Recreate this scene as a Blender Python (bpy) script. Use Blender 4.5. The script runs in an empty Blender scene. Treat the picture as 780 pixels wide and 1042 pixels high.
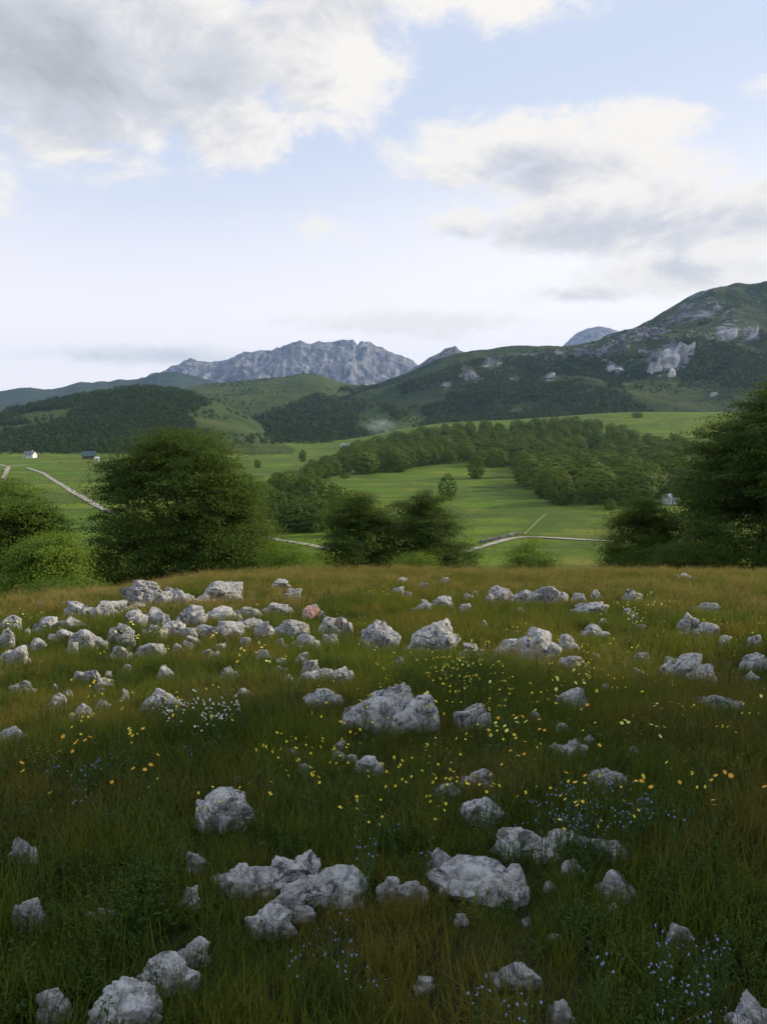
import bpy, math, random
import numpy as np
from mathutils import Vector

# ------------------------------------------------------------------ camera, sky, sun, exposure
S = bpy.context.scene
COL = S.collection
rad = math.radians
EYE = 1.65
F, CX, CY, HOR = 783.0, 390.0, 521.0, 425.0      # focal length, centre and eye level in photo pixels
PIT = math.atan((CY - HOR) / F)
SUN_AZ, SUN_EL = rad(72), rad(24)                # ahead and to the right: grass and leaves are lit from behind
cam = bpy.data.objects.new('camera', bpy.data.cameras.new('camera'))
COL.objects.link(cam)
cam.location = (0, 0, EYE)
cam.rotation_euler = (rad(90) - PIT, 0, 0)
cam.data.sensor_fit = 'VERTICAL'
cam.data.sensor_height = 36
cam.data.lens = 36 * F / 1042.0
cam.data.clip_start, cam.data.clip_end = 0.05, 40000
S.camera = cam

SKY_STRENGTH = 0.095
W = bpy.data.worlds.new('World'); S.world = W; W.use_nodes = True
wt = W.node_tree; wt.nodes.clear()


class NB:
    """small node-building helper: math on sockets or floats"""
    def __init__(s, nt): s.nt = nt
    def n(s, t, **kw):
        nd = s.nt.nodes.new(t)
        for k, v in kw.items(): setattr(nd, k, v)
        return nd
    def link(s, a, sock):
        if isinstance(a, (int, float)): sock.default_value = a
        elif isinstance(a, (tuple, list)): sock.default_value = a
        else: s.nt.links.new(a, sock)
    def m(s, op, a, b=0.0, c=None, clamp=False):
        nd = s.n('ShaderNodeMath', operation=op, use_clamp=clamp)
        s.link(a, nd.inputs[0]); s.link(b, nd.inputs[1])
        if c is not None: s.link(c, nd.inputs[2])
        return nd.outputs[0]
    def ramp(s, x, a, b, lo=0.0, hi=1.0):
        nd = s.n('ShaderNodeMapRange', interpolation_type='SMOOTHSTEP')
        s.link(x, nd.inputs['Value']); nd.inputs['From Min'].default_value = a; nd.inputs['From Max'].default_value = b
        nd.inputs['To Min'].default_value = lo; nd.inputs['To Max'].default_value = hi
        return nd.outputs[0]
    def mix(s, f, a, b, mode='MIX'):
        nd = s.n('ShaderNodeMix', data_type='RGBA', blend_type=mode)
        s.link(f, nd.inputs[0])
        s.link(a if not isinstance(a, tuple) else (*a[:3], 1), nd.inputs[6])
        s.link(b if not isinstance(b, tuple) else (*b[:3], 1), nd.inputs[7])
        return nd.outputs[2]
    def noise(s, vec, scale, detail=4, rough=0.55, dist=0.0):
        nd = s.n('ShaderNodeTexNoise')
        if vec is not None: s.link(vec, nd.inputs['Vector'])
        nd.inputs['Scale'].default_value = scale; nd.inputs['Detail'].default_value = detail
        nd.inputs['Roughness'].default_value = rough; nd.inputs['Distortion'].default_value = dist
        return nd.outputs['Fac']
    def xyz(s, v):
        nd = s.n('ShaderNodeSeparateXYZ'); s.link(v, nd.inputs[0]); return nd.outputs
    def vec(s, x, y, z):
        nd = s.n('ShaderNodeCombineXYZ')
        for i, a in enumerate((x, y, z)): s.link(a, nd.inputs[i])
        return nd.outputs[0]


def azel(px, py):
    u, v = (px - CX) / F, (CY - py) / F
    d = Vector((u, math.cos(PIT) + v * math.sin(PIT), -math.sin(PIT) + v * math.cos(PIT))).normalized()
    return math.atan2(d.x, d.y), math.asin(d.z)


b = NB(wt)
sky = b.n('ShaderNodeTexSky', sky_type='NISHITA', sun_disc=False)
sky.sun_elevation = SUN_EL; sky.sun_rotation = SUN_AZ
sky.altitude = 1400; sky.air_density = 1.0; sky.dust_density = 2.0; sky.ozone_density = 1.0
gen = b.n('ShaderNodeTexCoord').outputs['Generated']
dx, dy, dz = b.xyz(gen)
az = b.m('ARCTAN2', dx, dy)
el = b.m('ARCSINE', dz)
flat = b.vec(az, b.m('MULTIPLY', el, 1.75), 0.0)
n1 = b.noise(flat, 5.5, 9, 0.62, 0.5)
n2 = b.noise(flat, 19.0, 7, 0.66, 0.3)
nn = b.m('ADD', b.m('MULTIPLY', b.m('SUBTRACT', n1, 0.5), 1.9), b.m('MULTIPLY', b.m('SUBTRACT', n2, 0.5), 0.75))


def blobs(lst):
    out = None
    for (px, py, rx, ry, g) in lst:
        a, e = azel(px, py)
        p = b.m('MULTIPLY', b.m('SUBTRACT', az, a), F / rx)
        q = b.m('MULTIPLY', b.m('SUBTRACT', el, e), F / ry)
        r = b.m('SQRT', b.m('ADD', b.m('MULTIPLY', p, p), b.m('MULTIPLY', q, q)))
        v = b.m('MULTIPLY', b.m('SUBTRACT', 1.0, r), g)
        out = v if out is None else b.m('MAXIMUM', out, v)
    return b.m('MAXIMUM', out, -1.6)


CLOUDS = [(100, 35, 250, 95, 1.0), (325, 50, 95, 78, 1.0), (228, 122, 72, 46, .9), (50, 148, 90, 36, .55), (30, 50, 120, 95, 1.0),
          (500, -12, 110, 36, .8), (500, 152, 105, 38, .85), (590, 186, 120, 46, .9), (640, 222, 180, 42, 1.0), (765, 220, 105, 50, 1.0), (470, 230, 56, 24, .7),
          (665, 122, 62, 24, .6), (785, 84, 52, 20, .6), (325, 228, 46, 15, .25), (580, 299, 80, 18, .6), (705, 275, 130, 28, .7),
          (430, 330, 170, 15, .55), (160, 362, 120, 10, .5),
          (-300, 120, 240, 70, .9), (-700, 220, 300, 60, .8), (1150, 130, 230, 80, .9), (1500, 240, 260, 50, .8), (300, -420, 420, 130, .8)]
CORES = [(40, 55, 250, 80, 1.25), (190, 85, 130, 50, .8), (300, 15, 100, 40, .5), (520, 178, 100, 24, .8), (640, 232, 180, 30, .75), (720, 274, 90, 15, .5), (585, 304, 60, 10, .3),
         (160, 364, 100, 7, .25), (470, 240, 50, 12, .4),
         (-300, 140, 220, 45, .9), (1150, 150, 200, 50, .9), (300, -400, 380, 90, .8)]
dens = b.m('ADD', blobs(CLOUDS), nn)
cover = b.ramp(dens, -0.06, 0.42)
off = b.n('ShaderNodeVectorMath', operation='ADD'); b.nt.links.new(flat, off.inputs[0]); off.inputs[1].default_value = (.030, .022, 0)
n1l = b.noise(off.outputs[0], 5.5, 9, 0.62, 0.5); n2l = b.noise(off.outputs[0], 19.0, 7, 0.66, 0.3)
relief = b.m('ADD', b.m('MULTIPLY', b.m('SUBTRACT', n1l, n1), 2.6), b.m('MULTIPLY', b.m('SUBTRACT', n2l, n2), .7))   # billows shade each other away from the sun
thick = b.m('ADD', b.m('ADD', blobs(CORES), b.m('MULTIPLY', nn, 0.55)), relief)
grey = b.ramp(thick, -0.15, 0.75)
CLOUD_WHITE, CLOUD_GREY = (11.1, 10.55, 9.7), (7.0, 7.15, 7.6)
ccol = b.mix(grey, CLOUD_WHITE, CLOUD_GREY)
ccol = b.mix(b.ramp(thick, .6, 1.4), ccol, (5.0, 5.05, 5.2))
# thin bright veil low over the sunward ridge, as high thin cloud
va, ve = azel(720, 300)
vr = b.m('SQRT', b.m('ADD', b.m('POWER', b.m('MULTIPLY', b.m('SUBTRACT', az, va), 1.5), 2.0), b.m('POWER', b.m('MULTIPLY', b.m('SUBTRACT', el, ve), 4.0), 2.0)))
veil = b.m('MULTIPLY', b.ramp(vr, 1.15, 0.0), 0.6)
SKY_GAIN = 1.0
gain = b.n('ShaderNodeMix', data_type='RGBA', blend_type='MIX')
skyc = sky.outputs[0]
skyv = b.mix(0.66, skyc, (9.7, 10.7, 12.9))          # thin cirrus over the blue
skyv = b.mix(b.ramp(el, .34, .02, 0.0, .85), skyv, (15.2, 13.7, 12.7))          # pale mist towards the horizon
skyv = b.mix(veil, skyv, (13.4, 12.8, 12.2))
fin = b.mix(b.m('MULTIPLY', cover, 0.93), skyv, ccol)
bg = b.n('ShaderNodeBackground'); b.link(fin, bg.inputs[0]); bg.inputs[1].default_value = SKY_STRENGTH
wo = b.n('ShaderNodeOutputWorld'); wt.links.new(bg.outputs[0], wo.inputs[0])
wt.nodes.remove(gain)

sun = bpy.data.objects.new('sun', bpy.data.lights.new('sun', 'SUN')); COL.objects.link(sun)
sun.data.energy = 5.0; sun.data.angle = rad(1.6); sun.data.color = (1.0, 0.87, 0.66)
sdir = Vector((math.sin(SUN_AZ) * math.cos(SUN_EL), math.cos(SUN_AZ) * math.cos(SUN_EL), math.sin(SUN_EL)))
sun.rotation_euler = sdir.to_track_quat('Z', 'Y').to_euler()

S.view_settings.view_transform = 'Standard'; S.view_settings.look = 'None'
S.view_settings.exposure = 0.0; S.view_settings.gamma = 1.0; S.view_settings.use_curve_mapping = False
cy = S.cycles
cy.use_denoising = True
cy.max_bounces = 6; cy.diffuse_bounces = 3; cy.glossy_bounces = 2; cy.transmission_bounces = 4; cy.transparent_max_bounces = 8; cy.volume_bounces = 1
cy.caustics_reflective = cy.caustics_refractive = False
S.render.film_transparent = False

rng = np.random.default_rng(7)
random.seed(7)

# ------------------------------------------------------------------ helpers


def tag(o, label=None, cat=None, group=None, kind=None):
    if label: o['label'] = label
    if cat: o['category'] = cat
    if group: o['group'] = group
    if kind: o['kind'] = kind
    return o


def mesh_np(name, V, polys, mats, midx=None, smooth=False):
    """V (N,3); polys = list of int arrays (M,k); midx = list of one int or array per polys entry"""
    me = bpy.data.meshes.new(name)
    V = np.ascontiguousarray(V, dtype=np.float32)
    me.vertices.add(len(V)); me.vertices.foreach_set('co', V.ravel())
    polys = [np.asarray(p, dtype=np.int32) for p in polys if len(p)]
    loops = np.concatenate([p.ravel() for p in polys])
    tot = np.concatenate([np.full(len(p), p.shape[1], np.int32) for p in polys])
    start = np.concatenate([[0], np.cumsum(tot)[:-1]]).astype(np.int32)
    me.loops.add(len(loops)); me.loops.foreach_set('vertex_index', loops)
    me.polygons.add(len(tot)); me.polygons.foreach_set('loop_start', start)
    if midx is not None:
        mi = np.concatenate([np.broadcast_to(np.asarray(a, np.int32), (len(p),)) for a, p in zip(midx, polys)])
        me.polygons.foreach_set('material_index', np.ascontiguousarray(mi, dtype=np.int32))
    me.polygons.foreach_set('use_smooth', np.full(len(tot), smooth, dtype=bool))
    for m in (mats if isinstance(mats, (list, tuple)) else [mats]): me.materials.append(m)
    me.update(calc_edges=True); me.validate()
    return me


def link(name, me, parent=None, loc=None, rot=None):
    o = bpy.data.objects.new(name, me); COL.objects.link(o)
    if parent is not None: o.parent = parent
    if loc is not None: o.location = loc
    if rot is not None: o.rotation_euler = rot
    return o


def empty(name, loc, rz=0):
    o = bpy.data.objects.new(name, None); COL.objects.link(o); o.location = loc; o.rotation_euler = (0, 0, rz)
    o.empty_display_size = 0.2
    return o


def _h(i, j, k, s):
    with np.errstate(over='ignore'):
        n = (i.astype(np.uint32) * np.uint32(374761393) + j.astype(np.uint32) * np.uint32(668265263) + k.astype(np.uint32) * np.uint32(2147483647 - 58) + np.uint32((s * 974711 + 12345) & 0xffffffff))
        n = (n ^ (n >> np.uint32(13))) * np.uint32(1274126177)
        n = (n ^ (n >> np.uint32(15))) * np.uint32(2246822519)
        n = n ^ (n >> np.uint32(16))
    return n.astype(np.float64) / 4294967295.0


def vnoise(P, s=0):
    P = np.asarray(P, float); I = np.floor(P).astype(np.int64); f = P - I; f = f * f * (3 - 2 * f)
    out = 0
    for a in (0, 1):
        for c in (0, 1):
            for d in (0, 1):
                w = (f[..., 0] if a else 1 - f[..., 0]) * (f[..., 1] if c else 1 - f[..., 1]) * (f[..., 2] if d else 1 - f[..., 2])
                out = out + w * _h(I[..., 0] + a, I[..., 1] + c, I[..., 2] + d, s)
    return out * 2 - 1


def fbm(P, o=4, s=0, gain=.5, ridged=False):
    P = np.asarray(P, float); t = 0; a = 1.0; n = 0
    for i in range(o):
        v = vnoise(P * 2.03 ** i + 17.3 * i, s + i)
        t = t + a * ((1 - 2 * np.abs(v)) if ridged else v); n += a; a *= gain
    return t / n


def fb2(x, y, sc, o=4, s=0, ridged=False):
    x = np.asarray(x, float); y = np.asarray(y, float)
    return fbm(np.stack([x / sc, y / sc, np.zeros_like(x) + .37], -1), o, s, ridged=ridged)


def worley(P, s=0):
    I = np.floor(P).astype(np.int64); d1 = np.full(P.shape[:-1], 9.0); d2 = d1.copy()
    for a in (-1, 0, 1):
        for c in (-1, 0, 1):
            for d in (-1, 0, 1):
                J = I + np.array([a, c, d])
                q = np.stack([_h(J[..., 0], J[..., 1], J[..., 2], s + t) for t in (11, 23, 37)], -1) + J
                r = np.linalg.norm(P - q, axis=-1)
                d2 = np.minimum(d2, np.maximum(d1, r)); d1 = np.minimum(d1, r)
    return d1, d2


def sstep(x, a, c):
    t = np.clip((np.asarray(x, float) - a) / (c - a), 0, 1); return t * t * (3 - 2 * t)


def slope_of(py):                                  # z/Y of a sight line at that photo height
    v = (CY - np.asarray(py, float)) / F
    return (-math.sin(PIT) + v * math.cos(PIT)) / (math.cos(PIT) + v * math.sin(PIT))


def tan_of(px, py):                                # x/Y
    v = (CY - np.asarray(py, float)) / F
    return (np.asarray(px, float) - CX) / F / (math.cos(PIT) + v * math.sin(PIT))


def project(x, y, z):
    c, s = math.cos(PIT), math.sin(PIT)
    dpt = y * c - (z - EYE) * s
    up = y * s + (z - EYE) * c
    return CX + F * x / dpt, CY - F * up / dpt


GY = np.array([-4000, -60, -12, 0, 3, 6, 12, 18, 22, 25, 30, 45, 80, 140, 190, 300, 700, 20000], float)
GZ = np.array([260, 9, 1.5, 0, -.2, -.57, -1.38, -2.27, -2.92, -3.62, -5.4, -10.6, -21, -31, -34, -35, -35, -35], float)


def _pchip(x, y):
    h = np.diff(x); dlt = np.diff(y) / h; m = np.zeros_like(y)
    m[1:-1] = np.where(dlt[:-1] * dlt[1:] > 0, 2 * dlt[:-1] * dlt[1:] / (dlt[:-1] + dlt[1:] + 1e-12), 0)
    m[0] = dlt[0]; m[-1] = dlt[-1]
    def f(q):
        q = np.clip(q, x[0], x[-1]); i = np.clip(np.searchsorted(x, q) - 1, 0, len(x) - 2); t = (q - x[i]) / h[i]
        return y[i] * (1 + 2 * t) * (1 - t) ** 2 + h[i] * m[i] * t * (1 - t) ** 2 + y[i + 1] * t * t * (3 - 2 * t) + h[i] * m[i + 1] * t * t * (t - 1)
    return f


_g = _pchip(GY, GZ)


def gz(x, y):
    x = np.asarray(x, float); y = np.asarray(y, float)
    z = _g(y)
    near = sstep(y, -30, -5) * (1 - sstep(y, 30, 70))
    z = z - 1.0 * sstep(-x, 3.0, 12.0) * sstep(y, 6, 22) * (1 - sstep(y, 60, 120))
    z = z + near * (0.16 * fb2(x, y, 3.1, 3, 5) + 0.05 * fb2(x, y, .8, 2, 9))
    far = sstep(y, 60, 160)
    z = z + far * (1.3 * fb2(x, y, 120, 3, 21))
    # wooded rise in the middle and the pasture that climbs to the right mountain's foot
    z = z + 30 * sstep(y, 520, 1150) * sstep(x / np.maximum(y, 1), -.10, .12)
    z = z + 16 * sstep(y, 650, 1250) * sstep(x / np.maximum(y, 1), .10, .34)
    return z


def at(px, py, lift=0.0):
    """point of the ground (raised by lift) along the sight line of a photo pixel"""
    t, s = float(tan_of(px, py)), float(slope_of(py))
    ys = np.concatenate([np.arange(1.0, 32, .02), np.geomspace(32, 9000, 3000)])
    d = EYE + s * ys - (gz(t * ys, ys) + lift)
    k = np.nonzero(d <= 0)[0]
    y = ys[k[0]] if len(k) else 9000.0
    return Vector((t * y, y, float(gz(t * y, y))))


# ------------------------------------------------------------------ materials


def mat(name):
    m = bpy.data.materials.new(name); m.use_nodes = True; m.node_tree.nodes.clear()
    return m, NB(m.node_tree)


def out_surface(b, sh, vol=None):
    o = b.n('ShaderNodeOutputMaterial')
    if sh is not None: b.nt.links.new(sh, o.inputs['Surface'])
    if vol is not None: b.nt.links.new(vol, o.inputs['Volume'])


def principled(b, col, rough=0.9, spec=0.2, normal=None):
    p = b.n('ShaderNodeBsdfPrincipled'); b.link(col if not isinstance(col, tuple) else (*col[:3], 1), p.inputs['Base Color'])
    b.link(rough, p.inputs['Roughness']); p.inputs['Specular IOR Level'].default_value = spec
    if normal is not None: b.nt.links.new(normal, p.inputs['Normal'])
    return p.outputs[0]


def bump(b, h, strength, dist):
    n = b.n('ShaderNodeBump'); n.inputs['Strength'].default_value = strength; n.inputs['Distance'].default_value = dist
    b.link(h, n.inputs['Height']); return n.outputs[0]


def simple(name, col, rough=.85, var=.25, scale=3.0, spec=.2):
    m, b = mat(name)
    oc = b.n('ShaderNodeTexCoord').outputs['Object']
    f = b.noise(oc, scale, 4)
    c = b.mix(b.ramp(f, .3, .7), tuple(v * (1 - var) for v in col), tuple(min(1, v * (1 + var)) for v in col))
    out_surface(b, principled(b, c, rough, spec)); return m


def leafy(name, cols, trans=0.35, patch=None, rough=.7, patch_scale=.7):
    """foliage: colour varies by instance or object, by leaf clump and by patch; part of the light passes through"""
    m, b = mat(name)
    oi = b.n('ShaderNodeObjectInfo').outputs['Random']
    pos = b.n('ShaderNodeNewGeometry').outputs['Position']
    f = b.noise(pos, 1.7, 3)
    isl = b.n('ShaderNodeNewGeometry').outputs['Random Per Island']
    c = b.mix(oi, cols[0], cols[1])
    c = b.mix(b.ramp(f, .35, .7), c, cols[2])
    c = b.mix(b.m('MULTIPLY', isl, .5), c, cols[0] if len(cols) < 4 else cols[3])
    if patch:
        pf = b.noise(pos, patch_scale, 4)
        c = b.mix(b.m('MULTIPLY', b.ramp(pf, .46, .60), .8), c, patch)
    d = principled(b, c, rough, .12)
    t = b.n('ShaderNodeBsdfTranslucent'); b.link(b.mix(.5, c, (.15, .18, .02)), t.inputs[0])
    mx = b.n('ShaderNodeMixShader'); mx.inputs[0].default_value = trans
    b.nt.links.new(d, mx.inputs[1]); b.nt.links.new(t.outputs[0], mx.inputs[2])
    out_surface(b, mx.outputs[0]); return m


def ground_material():
    m, b = mat('turf')
    pos = b.n('ShaderNodeNewGeometry').outputs['Position']
    x, y, z = b.xyz(pos)
    n_s = b.noise(pos, 2.2, 5); n_f = b.noise(pos, 30, 4)
    near = b.mix(b.ramp(n_s, .35, .65), (.020, .022, .008), (.038, .034, .015))
    near = b.mix(b.m('MULTIPLY', n_f, .5), near, (.03, .05, .012))
    n1 = b.noise(pos, .011, 5, .6); n2 = b.noise(pos, .05, 4); n3 = b.noise(pos, .5, 4, .65)
    fld = b.mix(b.ramp(n1, .38, .62), (.098, .172, .016), (.17, .215, .024))
    fld = b.mix(b.m('MULTIPLY', b.ramp(n2, .5, .75), .55), fld, (.20, .19, .03))
    fld = b.mix(b.m('MULTIPLY', b.ramp(n3, .38, .66), .55), fld, (.05, .085, .017))
    n7 = b.noise(pos, .022, 6, .65, .6)
    fld = b.mix(b.m('MULTIPLY', b.ramp(n7, .47, .58), .65), fld, (.058, .092, .018))
    n8 = b.noise(pos, .035, 5, .6, .4)
    fld = b.mix(b.m('MULTIPLY', b.ramp(n8, .56, .68), .6), fld, (.21, .195, .035))
    # mown strips across the valley floor
    str_ = b.noise(b.vec(b.m('MULTIPLY', x, .006), b.m('MULTIPLY', y, .06), 0.0), 1.0, 3)
    fld = b.mix(b.m('MULTIPLY', b.ramp(str_, .48, .58), .6), fld, (.062, .092, .022))
    f = b.ramp(y, 24, 50)
    c = b.mix(f, near, fld)
    nb = b.m('ADD', b.m('MULTIPLY', n_f, .3), n3)
    out_surface(b, principled(b, c, .95, .05, bump(b, nb, .5, .25))); return m


def hill_material(name, grass, grass2, rock, rock2, scale, rockiness):
    m, b = mat(name)
    geo = b.n('ShaderNodeNewGeometry'); pos = geo.outputs['Position']
    a = b.n('ShaderNodeAttribute', attribute_name='rock').outputs['Fac']
    n1 = b.noise(pos, scale, 6, .6); n2 = b.noise(pos, scale * 6, 5, .65); n3 = b.noise(pos, scale * 1.7, 4)
    g = b.mix(b.ramp(n3, .35, .68), grass, grass2)
    g = b.mix(b.m('MULTIPLY', b.ramp(n2, .45, .7), .5), g, tuple(v * .6 for v in grass))
    stretch = b.n('ShaderNodeMapping'); stretch.inputs['Scale'].default_value = (1, .4, .28); b.nt.links.new(pos, stretch.inputs[0])
    n4 = b.noise(stretch.outputs[0], scale * 9, 6, .7)
    r = b.mix(b.ramp(n4, .35, .66), rock2, rock)
    f = b.m('ADD', a, b.m('MULTIPLY', b.m('SUBTRACT', n2, .5), 1.7))
    f = b.ramp(f, .54 - rockiness, .63 - rockiness)
    c = b.mix(f, g, r)
    out_surface(b, principled(b, c, .95, .05, bump(b, b.m('ADD', n2, b.m('MULTIPLY', n4, .5)), .6, .08 / scale))); return m


def rock_material(name, warm=0.0):
    m, b = mat(name)
    oc = b.n('ShaderNodeTexCoord').outputs['Object']
    pos = b.n('ShaderNodeNewGeometry').outputs['Position']
    rnd = b.n('ShaderNodeObjectInfo').outputs['Random']
    n1 = b.noise(pos, 3.2, 6, .62); n2 = b.noise(pos, 19, 7, .72, .5); n3 = b.noise(pos, 48, 5, .75); n4 = b.noise(pos, 10, 6, .68, 1.0)
    c = b.mix(b.ramp(n1, .32, .68), (.44, .43, .405), (.62, .60, .555))
    c = b.mix(b.m('MULTIPLY', rnd, .35), c, (.34, .333, .32))
    c = b.mix(b.m('MULTIPLY', b.ramp(n2, .44, .60), .8), c, (.22, .215, .21))       # weathered grey skin
    c = b.mix(b.m('MULTIPLY', b.ramp(n4, .53, .61), .9), c, (.065, .065, .066))       # dark lichen
    c = b.mix(b.m('MULTIPLY', b.ramp(n3, .52, .66), .6), c, (.11, .11, .105))
    n5 = b.noise(pos, 5.3, 4, .6)
    c = b.mix(b.m('MULTIPLY', b.ramp(n5, .58, .7), .35 + warm), c, (.38, .30, .20) if warm < .3 else (.42, .30, .24))
    n6 = b.noise(pos, 23, 3, .6)
    c = b.mix(b.m('MULTIPLY', b.ramp(n6, .66, .74), .6), c, (.66, .65, .60))       # pale lichen
    h = b.m('ADD', b.m('MULTIPLY', n2, .7), b.m('MULTIPLY', n3, .35))
    out_surface(b, principled(b, c, .92, .15, bump(b, h, .8, .03))); return m


M = {}
M['turf'] = ground_material()
M['rock'] = rock_material('limestone')
M['rock_warm'] = rock_material('limestone_tan', .35)
M['paint'] = simple('red_trail_paint', (.48, .27, .22), .85, .35, 25)
M['track'] = simple('gravel_track', (.32, .295, .24), .95, .25, .3)
M['worn'] = simple('worn_grass', (.19, .19, .085), .95, .3, .5)
M['old_wall'] = simple('mossy_wall_stone', (.17, .16, .13), .95, .4, .8)
M['beech'] = leafy('beech_leaves', [(.048, .092, .012), (.080, .130, .015), (.100, .150, .017), (.030, .060, .010)], .42)
M['light_leaf'] = leafy('light_green_leaves', [(.10, .17, .022), (.125, .195, .024), (.14, .21, .028), (.075, .13, .02)], .42)
M['bright_leaf'] = leafy('bright_green_leaves', [(.15, .24, .026), (.18, .27, .03), (.20, .28, .034), (.11, .19, .022)], .45)
M['valley_leaf'] = leafy('valley_leaves', [(.055, .11, .013), (.16, .21, .022), (.105, .165, .016), (.042, .085, .012)], .34)
M['far_leaf'] = leafy('far_leaves', [(.030, .064, .015), (.052, .088, .018), (.042, .074, .015), (.022, .048, .012)], .15)
M['bark'] = simple('bark', (.085, .075, .062), .95, .4, 6)
M['grass'] = leafy('grass_blades', [(.078, .122, .013), (.135, .165, .018), (.055, .102, .011), (.20, .175, .028)], .5, (.22, .165, .036))
M['bright_grass'] = leafy('bright_grass_blades', [(.070, .125, .018), (.09, .15, .02), (.06, .12, .016), (.11, .14, .03)], .4)
M['seed'] = leafy('seed_heads', [(.36, .27, .08), (.43, .30, .095), (.33, .27, .07), (.36, .21, .085)], .3, rough=.8)
M['straw'] = leafy('grass_stems', [(.17, .15, .045), (.20, .15, .05), (.14, .15, .035), (.22, .15, .06)], .3)
M['herb'] = leafy('herb_leaves', [(.045, .085, .014), (.07, .11, .016), (.055, .10, .014), (.035, .065, .016)], .3)
M['spurge'] = leafy('yellow_green_leaves', [(.14, .18, .022), (.19, .21, .028), (.12, .16, .02), (.22, .22, .03)], .4)
M['stem'] = simple('flower_stem', (.06, .10, .022), .7, .2, 9)
M['yellow'] = simple('yellow_petals', (.70, .56, .04), .6, .12, 30)
M['lemon'] = simple('lemon_petals', (.72, .68, .16), .6, .12, 30)
M['orange'] = simple('orange_petals', (.66, .34, .03), .6, .12, 30)
M['white'] = simple('white_petals', (.55, .55, .45), .6, .06, 30)
M['blue'] = simple('blue_petals', (.17, .23, .42), .6, .15, 30)

# ------------------------------------------------------------------ ground sheet


def spread_axis(step, limit, ratio):
    v = [0.0]; s = step
    while v[-1] < limit:
        v.append(v[-1] + s); s *= ratio
    return np.array(v)


ax = spread_axis(.28, 14000, 1.042); XS = np.concatenate([-ax[:0:-1], ax])
yf = np.concatenate([np.arange(-3, 34, .28), 34 + spread_axis(.6, 14000, 1.045)]); yb = -3 - spread_axis(.5, 4000, 1.12)[:0:-1]
YS = np.concatenate([yb, yf])
gx, gy = np.meshgrid(XS, YS)
gzz = gz(gx, gy)
nx, ny = len(XS), len(YS)
idx = np.arange(nx * ny).reshape(ny, nx)
quads = np.stack([idx[:-1, :-1], idx[:-1, 1:], idx[1:, 1:], idx[1:, :-1]], -1).reshape(-1, 4)
ground = link('ground', mesh_np('ground', np.stack([gx, gy, gzz], -1).reshape(-1, 3), [quads], M['turf'], smooth=True))
tag(ground, 'sloping green meadow falling away to the flat pastures of the valley', kind='structure')


def path_strip(name, pts, width, label):
    P = [at(px, py) for px, py in pts]
    # dense centre line
    C = []
    for a, c in zip(P[:-1], P[1:]):
        n = max(2, int((c - a).length / 4))
        for i in range(n): C.append((a.x + (c.x - a.x) * i / n, a.y + (c.y - a.y) * i / n))
    C.append((P[-1].x, P[-1].y)); C = np.array(C)
    k = np.ones(5) / 5
    if len(C) > 9: C[2:-2] = np.stack([np.convolve(C[:, 0], k, 'valid'), np.convolve(C[:, 1], k, 'valid')], -1)
    T = np.gradient(C, axis=0); T /= np.linalg.norm(T, axis=1)[:, None] + 1e-9; N = np.stack([-T[:, 1], T[:, 0]], -1)
    wv = width * (.5 + .3 * fb2(C[:, 0], C[:, 1], 7, 4, 3))
    rows = []
    for s in (-1, -.33, .33, 1):
        q = C + N * (s * wv)[:, None]; rows.append(np.stack([q[:, 0], q[:, 1], gz(q[:, 0], q[:, 1]) + .22], -1))
    V = np.stack(rows, 1); n = len(C); I = np.arange(n * 4).reshape(n, 4)
    Q = np.concatenate([np.stack([I[:-1, j], I[:-1, j + 1], I[1:, j + 1], I[1:, j]], -1) for j in range(3)])
    return tag(link(name, mesh_np(name, V.reshape(-1, 3), [Q], M['worn'] if width < 1 else M['track'], smooth=True)), label, kind='structure')


path_strip('track', [(28, 476), (45, 482), (62, 493), (80, 504), (104, 518), (120, 524)], 2.7, 'pale gravel track running down across the left pasture to the dark tree')
path_strip('track', [(-30, 470), (0, 473), (9, 475), (18, 474), (28, 473)], 3.6, 'pale gravel track crossing behind the leftmost trees')
path_strip('track', [(9, 475), (6, 482), (4, 488)], 3.0, 'short pale spur branching off the crossing track at far left')
path_strip('track', [(250, 543), (273, 548), (300, 553), (328, 557), (345, 561)], 2.4, 'pale track below the dark copse between the two middle trees')
path_strip('track', [(470, 563), (490, 557), (510, 551), (527, 546), (550, 547), (580, 549), (616, 551), (660, 553)], 2.4, 'pale gravel track bending across the central pasture')
path_strip('track', [(533, 544), (540, 538), (546, 531), (556, 523)], .8, 'faint grassy track climbing from the bend to the wood')

# ------------------------------------------------------------------ hills and mountains


def curve(pts, q):
    p = np.array(pts, float); return np.interp(q, p[:, 0], p[:, 1])


HILLS = {}


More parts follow.
